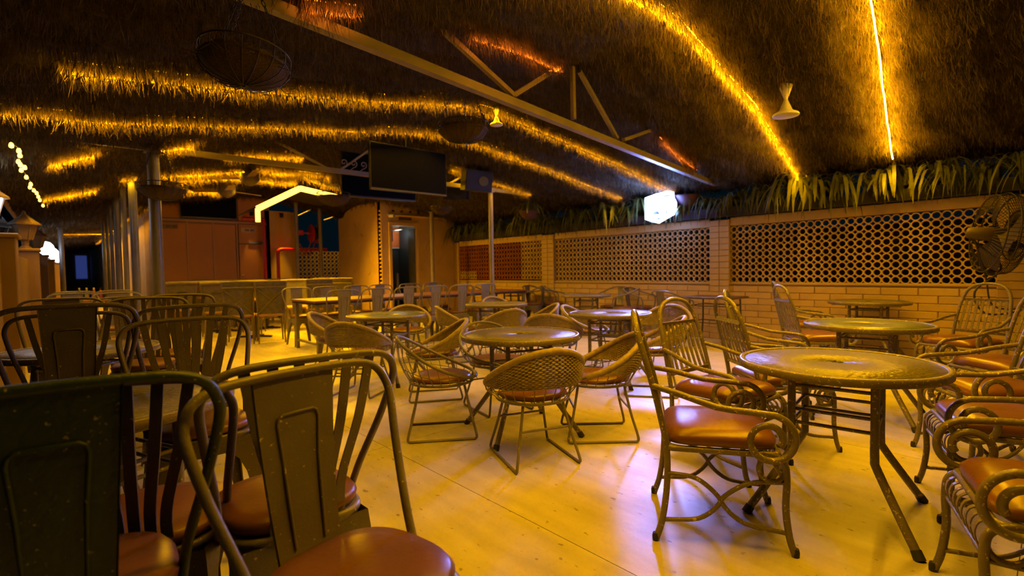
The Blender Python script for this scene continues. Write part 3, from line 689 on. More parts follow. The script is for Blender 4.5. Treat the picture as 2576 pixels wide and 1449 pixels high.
# ================================================================== PLACING
TC = dict(A=atz(2106, 907.5, .75), B=atz(1308, 838, .75), C=atz(2182, 812.8, .75), D=atz(1534, 785.6, .75), E=atz(973, 790.5, .75), F=atz(1249, 763, .75), G=atz(2185, 757, .75),
          L1=atz(265, 1005, .75), L2=atz(205, 876, .75), W2=atz(1474, 741, .75), W3=Vector((7.62, 8.3, 0)))
TC = {k: Vector((v.x, v.y, 0)) for k, v in TC.items()}
rt = round_table('round_table'); rtg = round_table('round_table', GLASSG)
for k, pr, rz, lab in (('A', rt, .13, 'chipped round glass table with umbrella hole beside the nearest scroll armchairs'),
                       ('B', rt, -.35, 'chipped round glass table ringed by wicker and bare wire tub chairs'),
                       ('C', rtg, .1, 'round table with green tinted glass between scroll armchairs'),
                       ('D', rt, .3, 'round glass table reflecting the blue sign among wicker chairs'),
                       ('E', rtg, .5, 'round table with dull green glass and wicker chairs near the long wooden table'),
                       ('F', rt, .2, 'round glass table with four wicker chairs, closest to the doorway'),
                       ('G', rt, .0, 'round glass table pushed against the brick dado by the wall fan'),
                       ('L1', rt, .4, 'dark round glass table between the slat-backed metal chairs and the green chair'),
                       ('L2', rt, .7, 'round pale glass table beside the parapet pillar'),
                       ('W2', rt, .4, 'round table by the lattice wall with metal arm chairs on both sides'),
                       ('W3', rt, .4, 'round table in the corner by the terracotta lattice')):
    pr.put(TC[k], rz, lab, 'table', 'round glass tables')

sc = scroll_chair('scroll_armchair')
def V2(x, y): return Vector((x, y, 0))
def z2(px, py, z): v = atz(px, py, z); return Vector((v.x, v.y, 0))
G1 = 'scroll armchairs with brown cushions'
for p, d, lab in (
    (V2(2.325, 1.125), (.54, -.84), 'scroll armchair with blue light on its cushion, side on to the chipped table'),
    (V2(3.10, 1.43), (-.10, -.99), 'slat-backed scroll armchair right behind the side-on armchair'),
    (z2(1950, 930, .5), (.74, -.67), 'scroll armchair half hidden behind the far edge of the chipped table'),
    (V2(4.55, 1.68), (.32, -.94), 'slat-backed scroll armchair pulled up to the green glass table'),
    (z2(2050, 838, .5), (.66, -.75), 'scroll armchair with bright cushion between the green glass table and the lattice wall'),
    (V2(7.12, 2.22), (.45, -.9), 'slat-backed scroll armchair standing at the table against the brick dado'),
    (z2(2420, 850, .5), (-.9, .43), 'scroll armchair against the brick dado under the wall fan'),
    (z2(2535, 905, .5), (-.80, .60), 'dim scroll armchair farthest along the row opposite the green glass table'),
    (z2(2500, 962, .5), (-.60, .80), 'scroll armchair with glossy cushion in the row beyond the chipped table'),
    (V2(3.40, .17), (-.32, .95), 'scroll armchair whose cushion shows a blue streak, facing the chipped table'),
    (z2(2690, 1225, .5), (-.30, .95), 'scroll armchair with peeling arm scrolls at the end of the row'),
):
    sc.put(p, facing(d), lab, 'chair', G1)

wk = wicker_chair('wicker_chair', True); wr = wicker_chair('wire_chair', False)
G2 = 'tub chairs with round brown cushions'
def wput(pr, px, py, tk, lab, z=.46, d=None):
    p = z2(px, py, z); q = p - TC[tk]; p = TC[tk] + q * max(1, .62 / q.length); pr.put(p, facing(d) if d else toward(p, TC[tk]), lab, 'chair', G2)
wk.put(V2(2.30, 2.345), facing((.36, .93)), 'wicker tub chair with its woven back turned out, before the table with wire chairs', 'chair', G2)
wk.put(V2(2.955, 2.32), facing((-.75, .66)), 'wicker tub chair showing a violet sheen on its cushion beside the slatted armchair', 'chair', G2)
wr.put(V2(2.15, 3.18), facing((.82, -.56)), 'bare wire tub chair without wicker, its cushion edge lit blue', 'chair', G2)
wput(wr, 1250, 897, 'B', 'bare wire tub chair tucked behind the table ringed by wicker chairs', d=(-.2, -.98))
wput(wk, 1092, 880, 'E', 'wicker tub chair turned to the dull green table, its back beside the bare wire chair', d=(-.85, .5))
wput(wk, 930, 868, 'E', 'wicker tub chair with its woven back out in front of the dull green table')
wput(wk, 850, 845, 'E', 'wicker tub chair beside the end of the long wooden table', d=(.75, -.65))
wput(wk, 1025, 825, 'E', 'wicker tub chair on the long-table side of the dull green table', d=(-.5, -.85))
wput(wk, 1160, 822, 'F', 'wicker tub chair at the doorway table, on its parapet side', d=(.9, -.4))
wput(wk, 1258, 832, 'F', 'wicker tub chair at the doorway table, its woven back toward the wire chairs', d=(.2, .98))
wput(wk, 1345, 818, 'F', 'wicker tub chair at the doorway table, on its lattice wall side', d=(-.8, .55))
wput(wk, 1262, 790, 'F', 'wicker tub chair at the doorway table, on the doorway side', d=(-.1, -1))
wput(wk, 1395, 850, 'D', 'wicker tub chair between the blue-lit table and the doorway table', d=(.85, .5))
wput(wk, 1478, 826, 'D', 'wicker tub chair behind the blue-lit table', d=(.4, -.9))
wput(wk, 1668, 832, 'D', 'wicker tub chair on the lattice wall side of the blue-lit table', d=(-.95, -.2))
wput(wk, 1625, 868, 'D', 'wicker tub chair with a bright blue cushion near the blue-lit table', d=(-.55, .83))

# metal chairs -----------------------------------------------------------
ts = tolix('metal_chair', 'splat', PAINT); tsl = tolix('metal_chair', 'slat', PAINT); tg = tolix('metal_chair', 'splat', GREENP); td = tolix('metal_chair', 'splat', PAINTD, LEATHD); tdl = tolix('metal_chair', 'slat', PAINTD, LEATHD)
ta = tolix('metal_armchair', 'splat', mat('purple_grey_paint', (.17, .145, .14), .38, 0, .2, 6, chips=.03), LEATHD, arm=True)
def fdir(px, a):        # direction given against the line of sight through column px: 0 = straight away from the camera, + = turned left
    th = math.atan2((px - 1288) / F, 1); v = FW0 * math.cos(th) + RGT * math.sin(th); c, s_ = math.cos(a), math.sin(a)
    return (v.x * c - v.y * s_, v.x * s_ + v.y * c)
def tput(pr, px, d, ang, lab, grp=None, sz=None):
    sz = sz or (1.10 if 'rattan' in lab else 1.0)
    o = pr.put(col_d(px, d), facing(fdir(px, math.radians(ang))), lab, 'chair', grp or 'metal chairs'); o.scale = (1, 1, sz); return o
def hput(pr, px, d, ang, lab, grp=None, sz=1.0):        # placed by the middle of its back hoop
    v = fdir(px, math.radians(ang)); p = col_d(px, d) + Vector((v[0], v[1], 0)) * .245
    o = pr.put(p, facing(v), lab, 'chair', grp or 'metal chairs'); o.scale = (1, 1, sz); return o
hput(tg, 100, .93, -6, 'dark green metal chair with chipped paint seen from behind, next to the parapet', sz=.985)
hput(ts, 738, 1.33, 211, 'beige metal chair with an embossed splat and brown cushion, standing out on the open floor', sz=.93)
hput(tsl, 778, 1.47, 22, 'beige slat-backed metal chair with glossy cushion next to the embossed splat chair', sz=.94)
hput(tdl, 265, 1.33, -24, 'brown slat-backed metal chair behind the dark green chair', sz=.91)
hput(tdl, 465, 2.62, 190, 'slat-backed metal chair on the far side of the dark round table', sz=.96)
hput(tdl, 480, 3.05, 10, 'slat-backed metal chair back to back with the one at the dark round table')
hput(td, 168, 2.55, 0, 'dark splat-backed metal chair at the pale glass table by the parapet', sz=1.04)
hput(tdl, 172, 3.0, -4, 'dark slat-backed metal chair tucked under the pale glass table by the parapet', sz=.97)
hput(td, 155, 4.35, 178, 'dark splat-backed metal chair on the far side of the pale glass table')
hput(tdl, 372, 4.2, 170, 'slat-backed metal chair beside the big grey roof post')
hput(tdl, 455, 4.75, 165, 'slat-backed metal chair between the grey roof post and the open floor')
for px, d, a, k in ((180, 7.0, 178, ts), (292, 7.1, 178, ts), (306, 5.9, 4, td), (182, 8.3, 4, ts), (288, 8.6, 4, ts)):
    tput(k, px, d, a, 'metal chair in the side aisle between the parapet and the roof posts', 'metal chairs along the aisle', .95)
# long wooden table with its rows of chairs
ca = Vector((2.86, 8.72, 0)); cb = Vector((2.86, 7.45, 0)); LY0, LY1, LX0, LX1 = 7.55, 8.55, 2.86, 7.3
lt = thing('long_table', 'long wooden table with a dark edge, set with two rows of metal chairs', 'table', loc=((LX0 + LX1) / 2, (LY0 + LY1) / 2, 0))
hx, hy = (LX1 - LX0) / 2, (LY1 - LY0) / 2
for k in range(5): MB().box((0, -hy + (k + .5) * 2 * hy / 5, .795), (2 * hx, 2 * hy / 5 - .004, .03), bev=.003).build('plank', WOOD, lt)
MB().box((0, 0, .765), (2 * hx - .02, 2 * hy - .02, .03)).build('edge_frame', DARK, lt)
for sx in (-1, 1):
    for sy in (-1, 1): MB().box((sx * (hx - .06), sy * (hy - .06), .375), (.05, .05, .75), bev=.004).build('leg', PAINT, lt)
    MB().box((sx * (hx - .06), 0, .14), (.035, 2 * hy - .17, .035)).build('stretcher', PAINT, lt)
for sy in (-1, 1): MB().box((0, sy * (hy - .06), .375), (.05, .05, .75), bev=.004).build('leg', PAINT, lt)
def on_Y(px, Y):
    r = ray(px, 700); return V2(EYE.x + r.x * (Y / r.y), Y)
ORD = ('first', 'second', 'third', 'fourth', 'fifth', 'sixth')
for k, px in enumerate((757, 833, 909, 970, 1045, 1104)):
    p = on_Y(px, LY1 + .30); ts.put(p, facing((0, -1)), ORD[k] + ' metal chair from the parapet end of the long table, on its doorway side', 'chair', 'chairs on the doorway side of the long table').scale = (.88, .95, .93)
for k, px in enumerate((848, 931, 1009, 1077, 1143, 1201)):
    p = on_Y(px, LY0 - .16); ts.put(p, facing((0, 1)), ORD[k] + ' metal chair from the parapet end of the long table, on its wicker chair side', 'chair', 'chairs on the wicker side of the long table').scale = (.88, .95, .93)
# arm chairs along the lattice wall
for px, py, d, lab in ((1305, 752, (-.35, .94), 'metal arm chair at the corner table by the terracotta lattice'), (1268, 728, (.6, -.8), 'metal arm chair squeezed into the corner by the terracotta lattice'),
                       (1398, 762, (.85, -.5), 'metal arm chair showing its brown seat at the lattice wall table'), (1450, 752, (.1, -1), 'metal arm chair against the brick dado at the lattice wall table'),
                       (1530, 775, (-.5, .86), 'metal arm chair with its splat toward the blue-lit table'), (1590, 765, (-1, .1), 'metal arm chair with slanting arm beside the lattice pillar'),
                       (1690, 790, (.9, -.2), 'metal arm chair at the dark table below the lattice pillar'), (1712, 762, (.1, -1), 'pale metal arm chair against the wall below the lattice pillar')):
    p = V2(*{1305: (7.52, 7.62), 1268: (7.0, 8.62), 1530: (7.57, 5.30)}.get(px, (min(z2(px, py, .5).x, 7.85), z2(px, py, .5).y))); ta.put(p, facing(d), lab, 'chair', 'metal arm chairs along the lattice wall')
dt = thing('bar_table', 'dark square-topped table with a shelf below the lattice pillar', 'table', loc=(7.62, 3.66, 0))
MB().box((0, 0, .745), (.62, .8, .03), bev=.006).build('table_top', mat('dark_wood', (.10, .055, .03), .4, 0, .3, 6), dt)
for sx in (-1, 1):
    for sy in (-1, 1): MB().tube([(sx * .22, sy * .3, .735), (sx * .23, sy * .31, .35), (sx * .27, sy * .36, 0)], .014, 8).build('leg', PAINTD, dt)
for z in (.62, .36): MB().tube(rrect(-.225, .225, -.305, .305, z, .02), .008, 6, closed=True).build('stretcher', PAINTD, dt)

# dining group in front of the panelled wall ------------------------------
xb = xback_chair('rattan_chair', True); rb = xback_chair('rattan_chair', False)
for px, d, a, w_ in ((451, 10.6, 8, 0), (510, 12.4, 170, 0), (512, 11.2, 4, 0), (540, 9.9, 6, 0), (562, 11.6, 176, 0), (596, 12.7, 175, 0), (630, 10.4, 170, 0), (628, 11.9, 4, 0), (660, 12.8, 175, 0), (701, 12.3, 172, 0), (745, 10.9, 185, 0)):
    tput(rb, px, d, a, 'rattan dining chair with a rolled top in front of the woven panel wall', 'rolled-top chairs of the dining group')
for px, d, a, lab in ((602, 8.95, -4, 'X-backed rattan chair of the front pair, on the parapet side'), (678, 9.1, 4, 'X-backed rattan chair of the front pair, on the long table side'), (800, 10.4, 6, 'X-backed rattan chair behind the first chair of the long table'),
                      (810, 11.8, 170, 'X-backed rattan chair farther back, turned toward the open floor'), (874, 11.2, -25, 'X-backed rattan chair turned askew next to the ochre wall')):
    tput(xb, px, d, a, lab, 'X-back chairs of the dining group')
for px, d in ((560, 10.8), (668, 11.3), (640, 9.75)):
    t = thing('dining_table', 'square wooden dining table hidden among the rattan chairs', 'table', 'dining group tables', loc=col_d(px, d), rz=.1)
    MB().box((0, 0, .73), (.8, .8, .035), bev=.006).build('table_top', WOOD, t); MB().tube([(0, 0, .03), (0, 0, .715)], .035, 12).build('pedestal', DARK, t)
    for a in range(4): MB().beam((0, 0, .03), (.3 * math.cos(a * PI / 2 + .78), .3 * math.sin(a * PI / 2 + .78), .015), .05, .03).build('foot', DARK, t)

# ================================================================== ROOF STEEL
ca_ = atz(700, 21, 2.80); cb_ = atX(1800, 460, XW); cb_ = Vector((cb_.x, cb_.y, 2.60))
cdir = (cb_ - ca_); cA = ca_ - cdir * .19
def on_truss(px, py):           # vertical plane through the truss
    n = Vector((-cdir.y, cdir.x, 0)); r = ray(px, py); return EYE + r * ((ca_ - EYE).dot(n) / r.dot(n))
tr = thing('roof_truss', 'painted steel roof truss with king post and slanting braces, crossing above the open floor', 'truss')
def tb(nm, a, b, w_=.05, h=.05): MB().beam(a, b, w_, h).build(nm, BEAMP, tr)
tb('bottom_chord', cA, cb_, .07, .07)
for nm, p, q in (('king_post', (1443, 300), (1440, 168)), ('brace', (1292, 240), (1412, 166)), ('brace', (1292, 240), (1080, 45)), ('brace', (1552, 348), (1458, 180)), ('brace', (1568, 352), (1636, 328)), ('brace', (1722, 425), (1662, 345))):
    tb(nm, on_truss(*p), on_truss(*q), .04, .04)
b2 = thing('cross_beam', 'grey steel cross beam carrying the televisions, resting on the big roof post', 'beam')
def bb(nm, a, b, w_=.06, h=.07, M_=None): MB().beam(a, b, w_, h).build(nm, M_ or BEAMP, b2)
YC = 7.5
bb('bottom_chord', (-.35, YC, 2.79), (8.2, YC, 2.79))
for p, q in (((388, 372), (330, 352)), ((388, 372), (505, 352)), ((835, 430), (690, 353)), ((850, 432), (928, 378)), ((1335, 487), (1280, 458)), ((1130, 462), (1160, 445))):
    a = atY(*p, YC); b = atY(*q, YC); bb('brace', a, b, .03, .03)
for k in range(4):
    x0 = 3.35 + k * .16; P_ = [(x0 + .06 * math.cos(a) * (1 - i / 26), YC - .02, 2.93 + .06 * math.sin(a) * (1 - i / 26)) for i, a in enumerate(np.linspace(-1.6, 6.5, 22))]
    MB().tube([(x0 - .05, YC - .02, 2.83)] + P_, .008, 5).build('scroll', BEAMP, b2)
def post(x, y, r, top, label, M_=STEEL, name='roof_post', grp='grey roof posts'):
    o = thing(name, label, 'post', grp, loc=(x, y, 0))
    MB().tube([(0, 0, 0), (0, 0, top)], r, 18).build('shaft', M_, o); MB().box((0, 0, .008), (r * 3.2, r * 3.2, .016)).build('base_plate', M_, o); MB().box((0, 0, top - .01), (r * 2.6, r * 2.6, .02)).build('cap_plate', M_, o)
    return o
PURP = mat('grey_violet_post', (.14, .13, .165), .35, 0, .2, 3)
p = atY(389, 500, YC); post(p.x, YC, .065, 2.755, 'thick grey violet roof post with a hanging basket beside it', PURP)
p = atY(1236, 600, YC); post(p.x, YC, .045, 2.755, 'slim roof post under the cross beam by the loudspeakers', BEAMP)
for k, (px, Y, r) in enumerate(((343, 10.0, .057), (319, 11.4, .043), (301, 13.2, .06), (285, 14.6, .035), (275, 16.8, .035), (265, 19.0, .04))):
    q = on_Y(px, Y); post(q.x, Y, r, zr(q.x) - .05, ('first', 'second', 'third', 'fourth', 'fifth', 'sixth')[k] + ' slim grey roof post behind the thick violet post in the aisle row', STEEL, grp='roof posts along the aisle')
q = on_Y(1089, 11.0); post(q.x, 11.0, .05, zr(q.x) - .06, 'yellow-lit roof post in front of the doorway wall', BEAMP)
for px, lab in ((750, 'roof post beside the red hose reel'), (809, 'roof post in front of the passage lattice')):
    q = on_Y(px, 14.3); post(q.x, 14.3, .05, zr(q.x) - .06, lab, BEAMP)
for y, lab in ((20, 'post at the parapet in the far aisle'), (26, 'post at the parapet in the far aisle'), (34, 'post at the parapet in the far aisle')):
    post(.15 + .012 * (y - 20), y, .06, 2.7, lab, STEEL, grp='posts at the far parapet')

# ================================================================== HANGING BASKETS
def basket(name, solid=False, plant=False):
    t = thing(name); R = 1.0     # unit radius, scaled on placing
    if not solid:
        MB().tube([(math.cos(a), math.sin(a), 0) for a in np.linspace(0, 2 * PI, 41)[:-1]], .022, 6, closed=True).build('rim_wire', WIRE, t)
        MB().tube([(1.0 * math.cos(a), 1.0 * math.sin(a), -.28) for a in np.linspace(0, 2 * PI, 33)[:-1]], .012, 5, closed=True).build('hoop_wire', WIRE, t)
        for k in range(18):
            a = 2 * PI * k / 18; prof = [(1.0, 0), (1.01, -.15), (.99, -.3), (.86, -.5), (.62, -.65), (.3, -.74), (.05, -.76)]
            MB().tube([(r_ * math.cos(a), r_ * math.sin(a), z) for r_, z in prof], .013, 4).build('rib_wire', WIRE, t)
        B = MB(); n = 30; vs = []
        prof = [(.04, -.73), (.3, -.70), (.6, -.61), (.83, -.47), (.95, -.30), (.97, -.20), (.86, -.22), (.5, -.16), (.05, -.13)]
        for r_, z in prof:
            for j in range(n): a = 2 * PI * j / n; q = 1 + random.uniform(-.02, .02); vs.append((r_ * q * math.cos(a), r_ * q * math.sin(a), z + random.uniform(-.05, .05) * (z > -.4)))
        B.add(vs, [(i * n + j, i * n + (j + 1) % n, (i + 1) * n + (j + 1) % n, (i + 1) * n + j) for i in range(len(prof) - 1) for j in range(n)], True); B.build('coir_liner', COIR, t)
    else:
        MB().lathe([(.1, -.85), (.45, -.8), (.8, -.5), (.97, -.1), (1.0, 0), (.94, 0), (.9, -.1), (.5, -.15), (.02, -.14)], 28).build('bowl', mat('purple_pot', (.09, .035, .04), .6, 0, .3, 8), t)
    for k in range(3):
        a = 2 * PI * k / 3 + .5; ch = MB(); n = 16
        for i in range(n):
            f = (i + .5) / n; c = Vector((math.cos(a) * (1 - f), math.sin(a) * (1 - f), 2.2 * f)); d = Vector((-math.cos(a), -math.sin(a), 2.2)).normalized()
            s_ = d.cross(Vector((0, 0, 1))).normalized(); u = s_ if i % 2 else d.cross(s_)
            ch.tube([c + d * (.095 * math.cos(b)) + u * (.04 * math.sin(b)) for b in np.linspace(0, 2 * PI, 9)[:-1]], .013, 4, closed=True)
        ch.build('chain', WIRE, t)
    MB().tube(spl([(0, 0, 2.15), (0, .05, 2.3), (0, 0, 2.42), (0, -.05, 2.35)], 4), .02, 5).build('hook', WIRE, t)
    if plant:
        B = MB()
        for k in range(30):
            a = random.uniform(0, 2 * PI); l = random.uniform(.8, 1.9); h = random.uniform(.3, .9)
            B.strip(spl([(.1 * math.cos(a), .1 * math.sin(a), -.15), (l * .4 * math.cos(a), l * .4 * math.sin(a), h), (l * .9 * math.cos(a), l * .9 * math.sin(a), h * .4), (l * 1.1 * math.cos(a), l * 1.1 * math.sin(a), -.4)], 3), (-math.sin(a), math.cos(a), 0), .09, .006)
        B.build('foliage', LEAF, t)['kind'] = 'stuff'
    return Proto(t)
bw = basket('hanging_basket'); bsol = basket('hanging_pot', True, True); bsd = basket('hanging_pot', True, False)
def hang(pr, px, py, d, R, lab, tilt=(0, 0)):
    p = col_d(px, d); p.z = HC + (p - EYE).dot(FW0) * 0; r = ray(px, py); q = EYE + r * (d / r.dot(FW0))
    o = pr.put(q, random.uniform(0, 2), lab, 'hanging basket', 'hanging wire baskets'); o.scale = (R, R, R); o.rotation_euler[0] = tilt[0]; o.rotation_euler[1] = tilt[1]
    h = (zr(q.x) - .02 - q.z) / R
    if h > 2.45: MB().tube([(0, 0, 2.3), (0, 0, h)], .02, 5).build('cord', WIRE, o)
    return o
hang(bw, 617, 138, 2.5, .205, 'large wire hanging basket with bare coir and twigs below the truss beam', (.10, .06))
B = MB()
for k in range(26):
    a = random.uniform(0, 2 * PI); B.tube([(.8 * math.cos(a), .8 * math.sin(a), -.35), (1.15 * math.cos(a + .1), 1.15 * math.sin(a + .1), -.4 + random.uniform(-.1, .15)), (1.35 * math.cos(a), 1.35 * math.sin(a), -.45 + random.uniform(-.2, .2))], .008, 4)
B.build('twigs', COIR, bw.root)['kind'] = 'stuff'
hang(bw, 1166, 312, 5.0, .245, 'wire hanging basket beside the small hourglass lamp')
hang(bw, 407, 463, 6.1, .26, 'wire hanging basket in front of the thick grey violet post')
hang(bw, 840, 487, 7.9, .25, 'wire hanging basket in front of the lit canopy')
hang(bw, 1111, 520, 9.6, .20, 'small wire hanging basket in front of the doorway wall')
hang(bsol, 1331, 530, 10.6, .22, 'purple hanging pot with green leaves near the slim post')
hang(bsd, 1728, 492, 8.7, .23, 'dark empty hanging pot next to the blue sign')

# ================================================================== SCREENS AND SPEAKERS
def tv(label, x0, x1, z0, z1, Y, pole=True, wall=False):
    t = thing('television', label, 'television', loc=((x0 + x1) / 2, Y, z0)); w_, h = x1 - x0, z1 - z0
    MB().box((0, 0, h / 2), (w_, .05, h), bev=.006).build('body', DARK, t); MB().box((0, -.027, h / 2 + .008), (w_ - .03, .004, h - .05)).build('screen', SCREEN, t)
    MB().box((0, -.028, .012), (w_ - .01, .006, .016)).build('bezel', mat('bezel', (.08, .075, .09), .3), t)
    MB().box((0, .06, h / 2), (w_ * .4, .07, h * .4)).build('back_bracket', DARK, t)
    if pole: MB().tube([(0, .1, h * .5), (0, .1, zr((x0 + x1) / 2) - z0 - .02)], .025, 10).build('hanger_pole', DARK, t)
    return t
a = atY(927, 350, 6.6); b = atY(1122, 495, 6.6); tv('large dark television hanging in front, nearest the truss', a.x, b.x, b.z, a.z - .02, 6.6)
a = atY(856, 378, 7.8); b = atY(1045, 512, 7.8); tv('second dark television hanging behind the cross beam', a.x, b.x, b.z + .02, min(a.z, 3.2), 7.8)
a = atY(452, 478, 14.8); b = atY(598, 553, 14.8); tv('wide television on the woven panel wall', a.x, b.x, b.z, a.z, 14.88, False)
def speaker(label, px, py, Y, ry, sz):
    p = atY(px, py, Y); t = thing('loudspeaker', label, 'loudspeaker', loc=p); w_, h, d = sz
    B = MB(); pts = [(-w_ / 2, -d / 2), (w_ / 2, -d / 2), (w_ / 2, d * .15), (w_ * .28, d / 2), (-w_ * .28, d / 2), (-w_ / 2, d * .15)]
    vs = [(x, y, z) for z in (-h / 2, h / 2) for x, y in pts]; B.add(vs, [tuple(range(5, -1, -1)), tuple(range(6, 12))] + [(i, (i + 1) % 6, 6 + (i + 1) % 6, 6 + i) for i in range(6)])
    B.build('cabinet', DARK, t); MB().box((0, -d / 2 - .006, 0), (w_ - .02, .012, h - .02), bev=.004).build('grille', mat('grille', (.012, .01, .018), .7, bump=.6, bscale=300), t)
    MB().lathe([(.001, 0), (h * .22, .003), (h * .24, .0), (h * .25, .006)], 24, (w_ * .15, -d / 2 - .014, 0), M=Matrix.Rotation(PI / 2, 3, 'X')).build('cone_ring', DARK, t)
    MB().tube([(0, d * .2, h * .4), (0, d * .3, max(.1, zr(p.x) - p.z - .03))], .015, 8).build('bracket', DARK, t); t.rotation_euler = (.12, .05, ry); return t
speaker('black loudspeaker with grille hanging under the cross beam', 1196, 456, 7.15, -.25, (.52, .36, .34))
speaker('black loudspeaker behind the front one, by the slim post', 1150, 480, 7.9, -.9, (.46, .34, .3))

# ================================================================== LAMPS AND FANS
def hour_lamp(px, py, R, lab):
    q = roof(px, py, -.04); t = thing('hourglass_lamp', lab, 'lamp', loc=q); H = R * 2.7
    MB().lathe([(.001, -H), (R * .98, -H), (R, -H * .97), (R * .93, -H * .93), (R * .5, -H * .84), (R * .26, -H * .62), (R * .13, -H * .5)], 32).build('shade', WHITEL, t)
    MB().lathe([(R * .13, -H * .5), (R * .25, -H * .38), (R * .5, -H * .12), (R * .52, -H * .05), (R * .4, 0)], 28).build('cup', WHITEL, t)
    MB().tube([(0, 0, -.03), (0, 0, .05)], R * .08, 8).build('stem', DARK, t)
hour_lamp(1977, 208, .125, 'white hourglass pendant lamp beside the bright rope light')
hour_lamp(1248, 270, .085, 'small white hourglass pendant lamp behind the truss')
def ceiling_fan(px, py, Y, lab, R=.16):
    p = atY(px, py, Y); t = thing('ceiling_fan', lab, 'fan', 'ceiling fans beyond the cross beam', loc=p)
    MB().lathe([(.02, R * 1.1), (R * .5, R), (R, R * .7), (R, -R * .3), (R * .7, -R * .6), (.03, -R * .9)], 20).build('motor', mat('fan_brown', (.10, .075, .045), .5), t)
    MB().tube([(0, 0, R), (0, 0, zr(p.x) - p.z)], .02, 8).build('rod', DARK, t); MB().lathe([(R * .6, 0), (R * .3, -.07), (.02, -.08)], 14, (0, 0, zr(p.x) - p.z)).build('canopy', DARK, t)
    for k in range(3):
        a = 2.1 * k + .4; MB().box((0, 0, 0), (.62, .13, .012), M=Matrix.Rotation(a, 3, 'Z') @ Matrix.Rotation(.2, 3, 'X')).build('blade', mat('fan_blade', (.22, .14, .07), .5), t).location = (.45 * math.cos(a), .45 * math.sin(a), 0)
ceiling_fan(628, 447, 9.6, 'brown ceiling fan above the dining group, nearest the beam'); ceiling_fan(571, 480, 11.6, 'brown ceiling fan in front of the panel wall television')
ceiling_fan(706, 400, 8.8, 'brown ceiling fan just behind the cross beam', .13); ceiling_fan(797, 371, 9.0, 'dark ceiling fan close under the thatch near the televisions', .10)

# wall fan at the end of the lattice wall
fp = atX(2512, 590, 7.55); t = thing('wall_fan', 'large dusty wall fan with wire cage and looping cable above the brick dado', 'fan', loc=(fp.x, fp.y, fp.z))
fd = Vector((.42, -.9, -.12)).normalized(); fs_ = fd.cross(Vector((0, 0, 1))).normalized(); fu = fs_.cross(fd); FM = Matrix((fs_, fu, fd)).transposed()
def fpnt(r_, a, z): return FM @ Vector((1.2 * r_ * math.cos(a), 1.2 * r_ * math.sin(a), 1.3 * z))
FANM = mat('dusty_fan', (.025, .018, .012), .6)
B = MB()
for k in range(64):
    a = 2 * PI * k / 64; B.tube([fpnt(.07, a, .10), fpnt(.25, a, .105), fpnt(.345, a, .07), fpnt(.37, a, .0), fpnt(.345, a, -.07), fpnt(.2, a, -.10)], .0035, 4)
cg = B.build('cage', FANM, t); cg['kind'] = 'stuff'
for r_, z in ((.37, 0), (.347, .07), (.22, .105), (.347, -.07), (.10, .105)): MB().tube([fpnt(r_, a, z) for a in np.linspace(0, 2 * PI, 49)[:-1]], .007, 5, closed=True).build('cage_ring', FANM, t)
for k in range(3):
    a0 = 2 * PI * k / 3; B = MB(); vs = []
    for i in range(6):
        r_ = .06 + .27 * i / 5; wd = .18 + .42 * math.sin(i / 5 * PI * .7)
        for a, z in ((a0 - wd, -.03), (a0, 0), (a0 + wd, .035)): vs.append(fpnt(r_, a, z))
    B.add(vs, [(i * 3 + j, i * 3 + j + 1, i * 3 + j + 4, i * 3 + j + 3) for i in range(5) for j in range(2)], True); B.build('blade', mat('fan_metal', (.05, .035, .02), .5, .2), t)
MB().lathe([(.02, .10), (.07, .09), (.075, -.08), (.06, -.26), (.02, -.28)], 20, M=FM).build('motor', mat('motor_ochre', (.08, .055, .025), .5), t)
MB().beam(FM @ Vector((0, 0, -.22)), (XW - fp.x - .0, -.15, -.12), .05, .05).build('wall_bracket', FANM, t)
MB().tube(spl([FM @ Vector((0, -.05, -.25)), (.1, -.02, -.35), (-.02, .18, -.62), (.05, .10, -.86), (.25, -.15, -.84), (.4, -.3, -.70), (.55, -.35, -.6)], 6), .011, 6).build('cable', WIRE, t)
MB().tube(spl([FM @ Vector((0, -.06, -.2)), (.05, .1, -.45), (.12, .04, -.78), (.35, -.2, -.80), (.55, -.3, -.62)], 6), .009, 6).build('cable', WIRE, t)

# neon sign ----------------------------------------------------------------
sp_ = atX(1660, 523, XW - .35); sgn = thing('neon_sign', 'glowing blue white neon sign shaped like a shield above the lattice', 'sign', loc=sp_)
NEON = mat('neon_tube', (.8, .9, 1), .4, emit=(.20, .33, 1.0), estr=85.0)
def outline(k): return [(0, y * k, z * k) for y, z in ((.285, .20), (.10, .235), (-.16, .265), (-.255, .235), (-.265, .14), (-.305, .06), (-.30, -.03), (-.27, -.13), (-.10, -.20), (.02, -.255), (.16, -.215), (.285, -.17))]
MB().add([(0.03, y * 1.02, z * 1.02) for _, y, z in outline(1)] + [(0.045, y * 1.02, z * 1.02) for _, y, z in outline(1)], [tuple(range(12)), tuple(range(23, 11, -1))] + [(i, (i + 1) % 12, 12 + (i + 1) % 12, 12 + i) for i in range(12)]).build('backing', mat('sign_back', (.006, .008, .04), .5), sgn)
for k in (1.0, .86): MB().tube(outline(k), .013, 6, closed=True).build('neon_outline', NEON, sgn)
for i, z in enumerate(np.linspace(.16, -.16, 11)):
    segs = [(.235 - .03 * max(0, -z * 3), -.225 + .02 * max(0, -z * 5))]
    if 3 <= i <= 4: segs = [(.235, -.03), (-.075, -.235)]
    if 7 <= i <= 8: segs = [(.22, .13), (.02, -.10), (-.15, -.21)]
    for y0, y1 in segs: MB().tube([(0, y0, z), (0, (y0 + y1) / 2, z + .006), (0, y1, z)], .0125, 6).build('neon_bar', NEON, sgn)

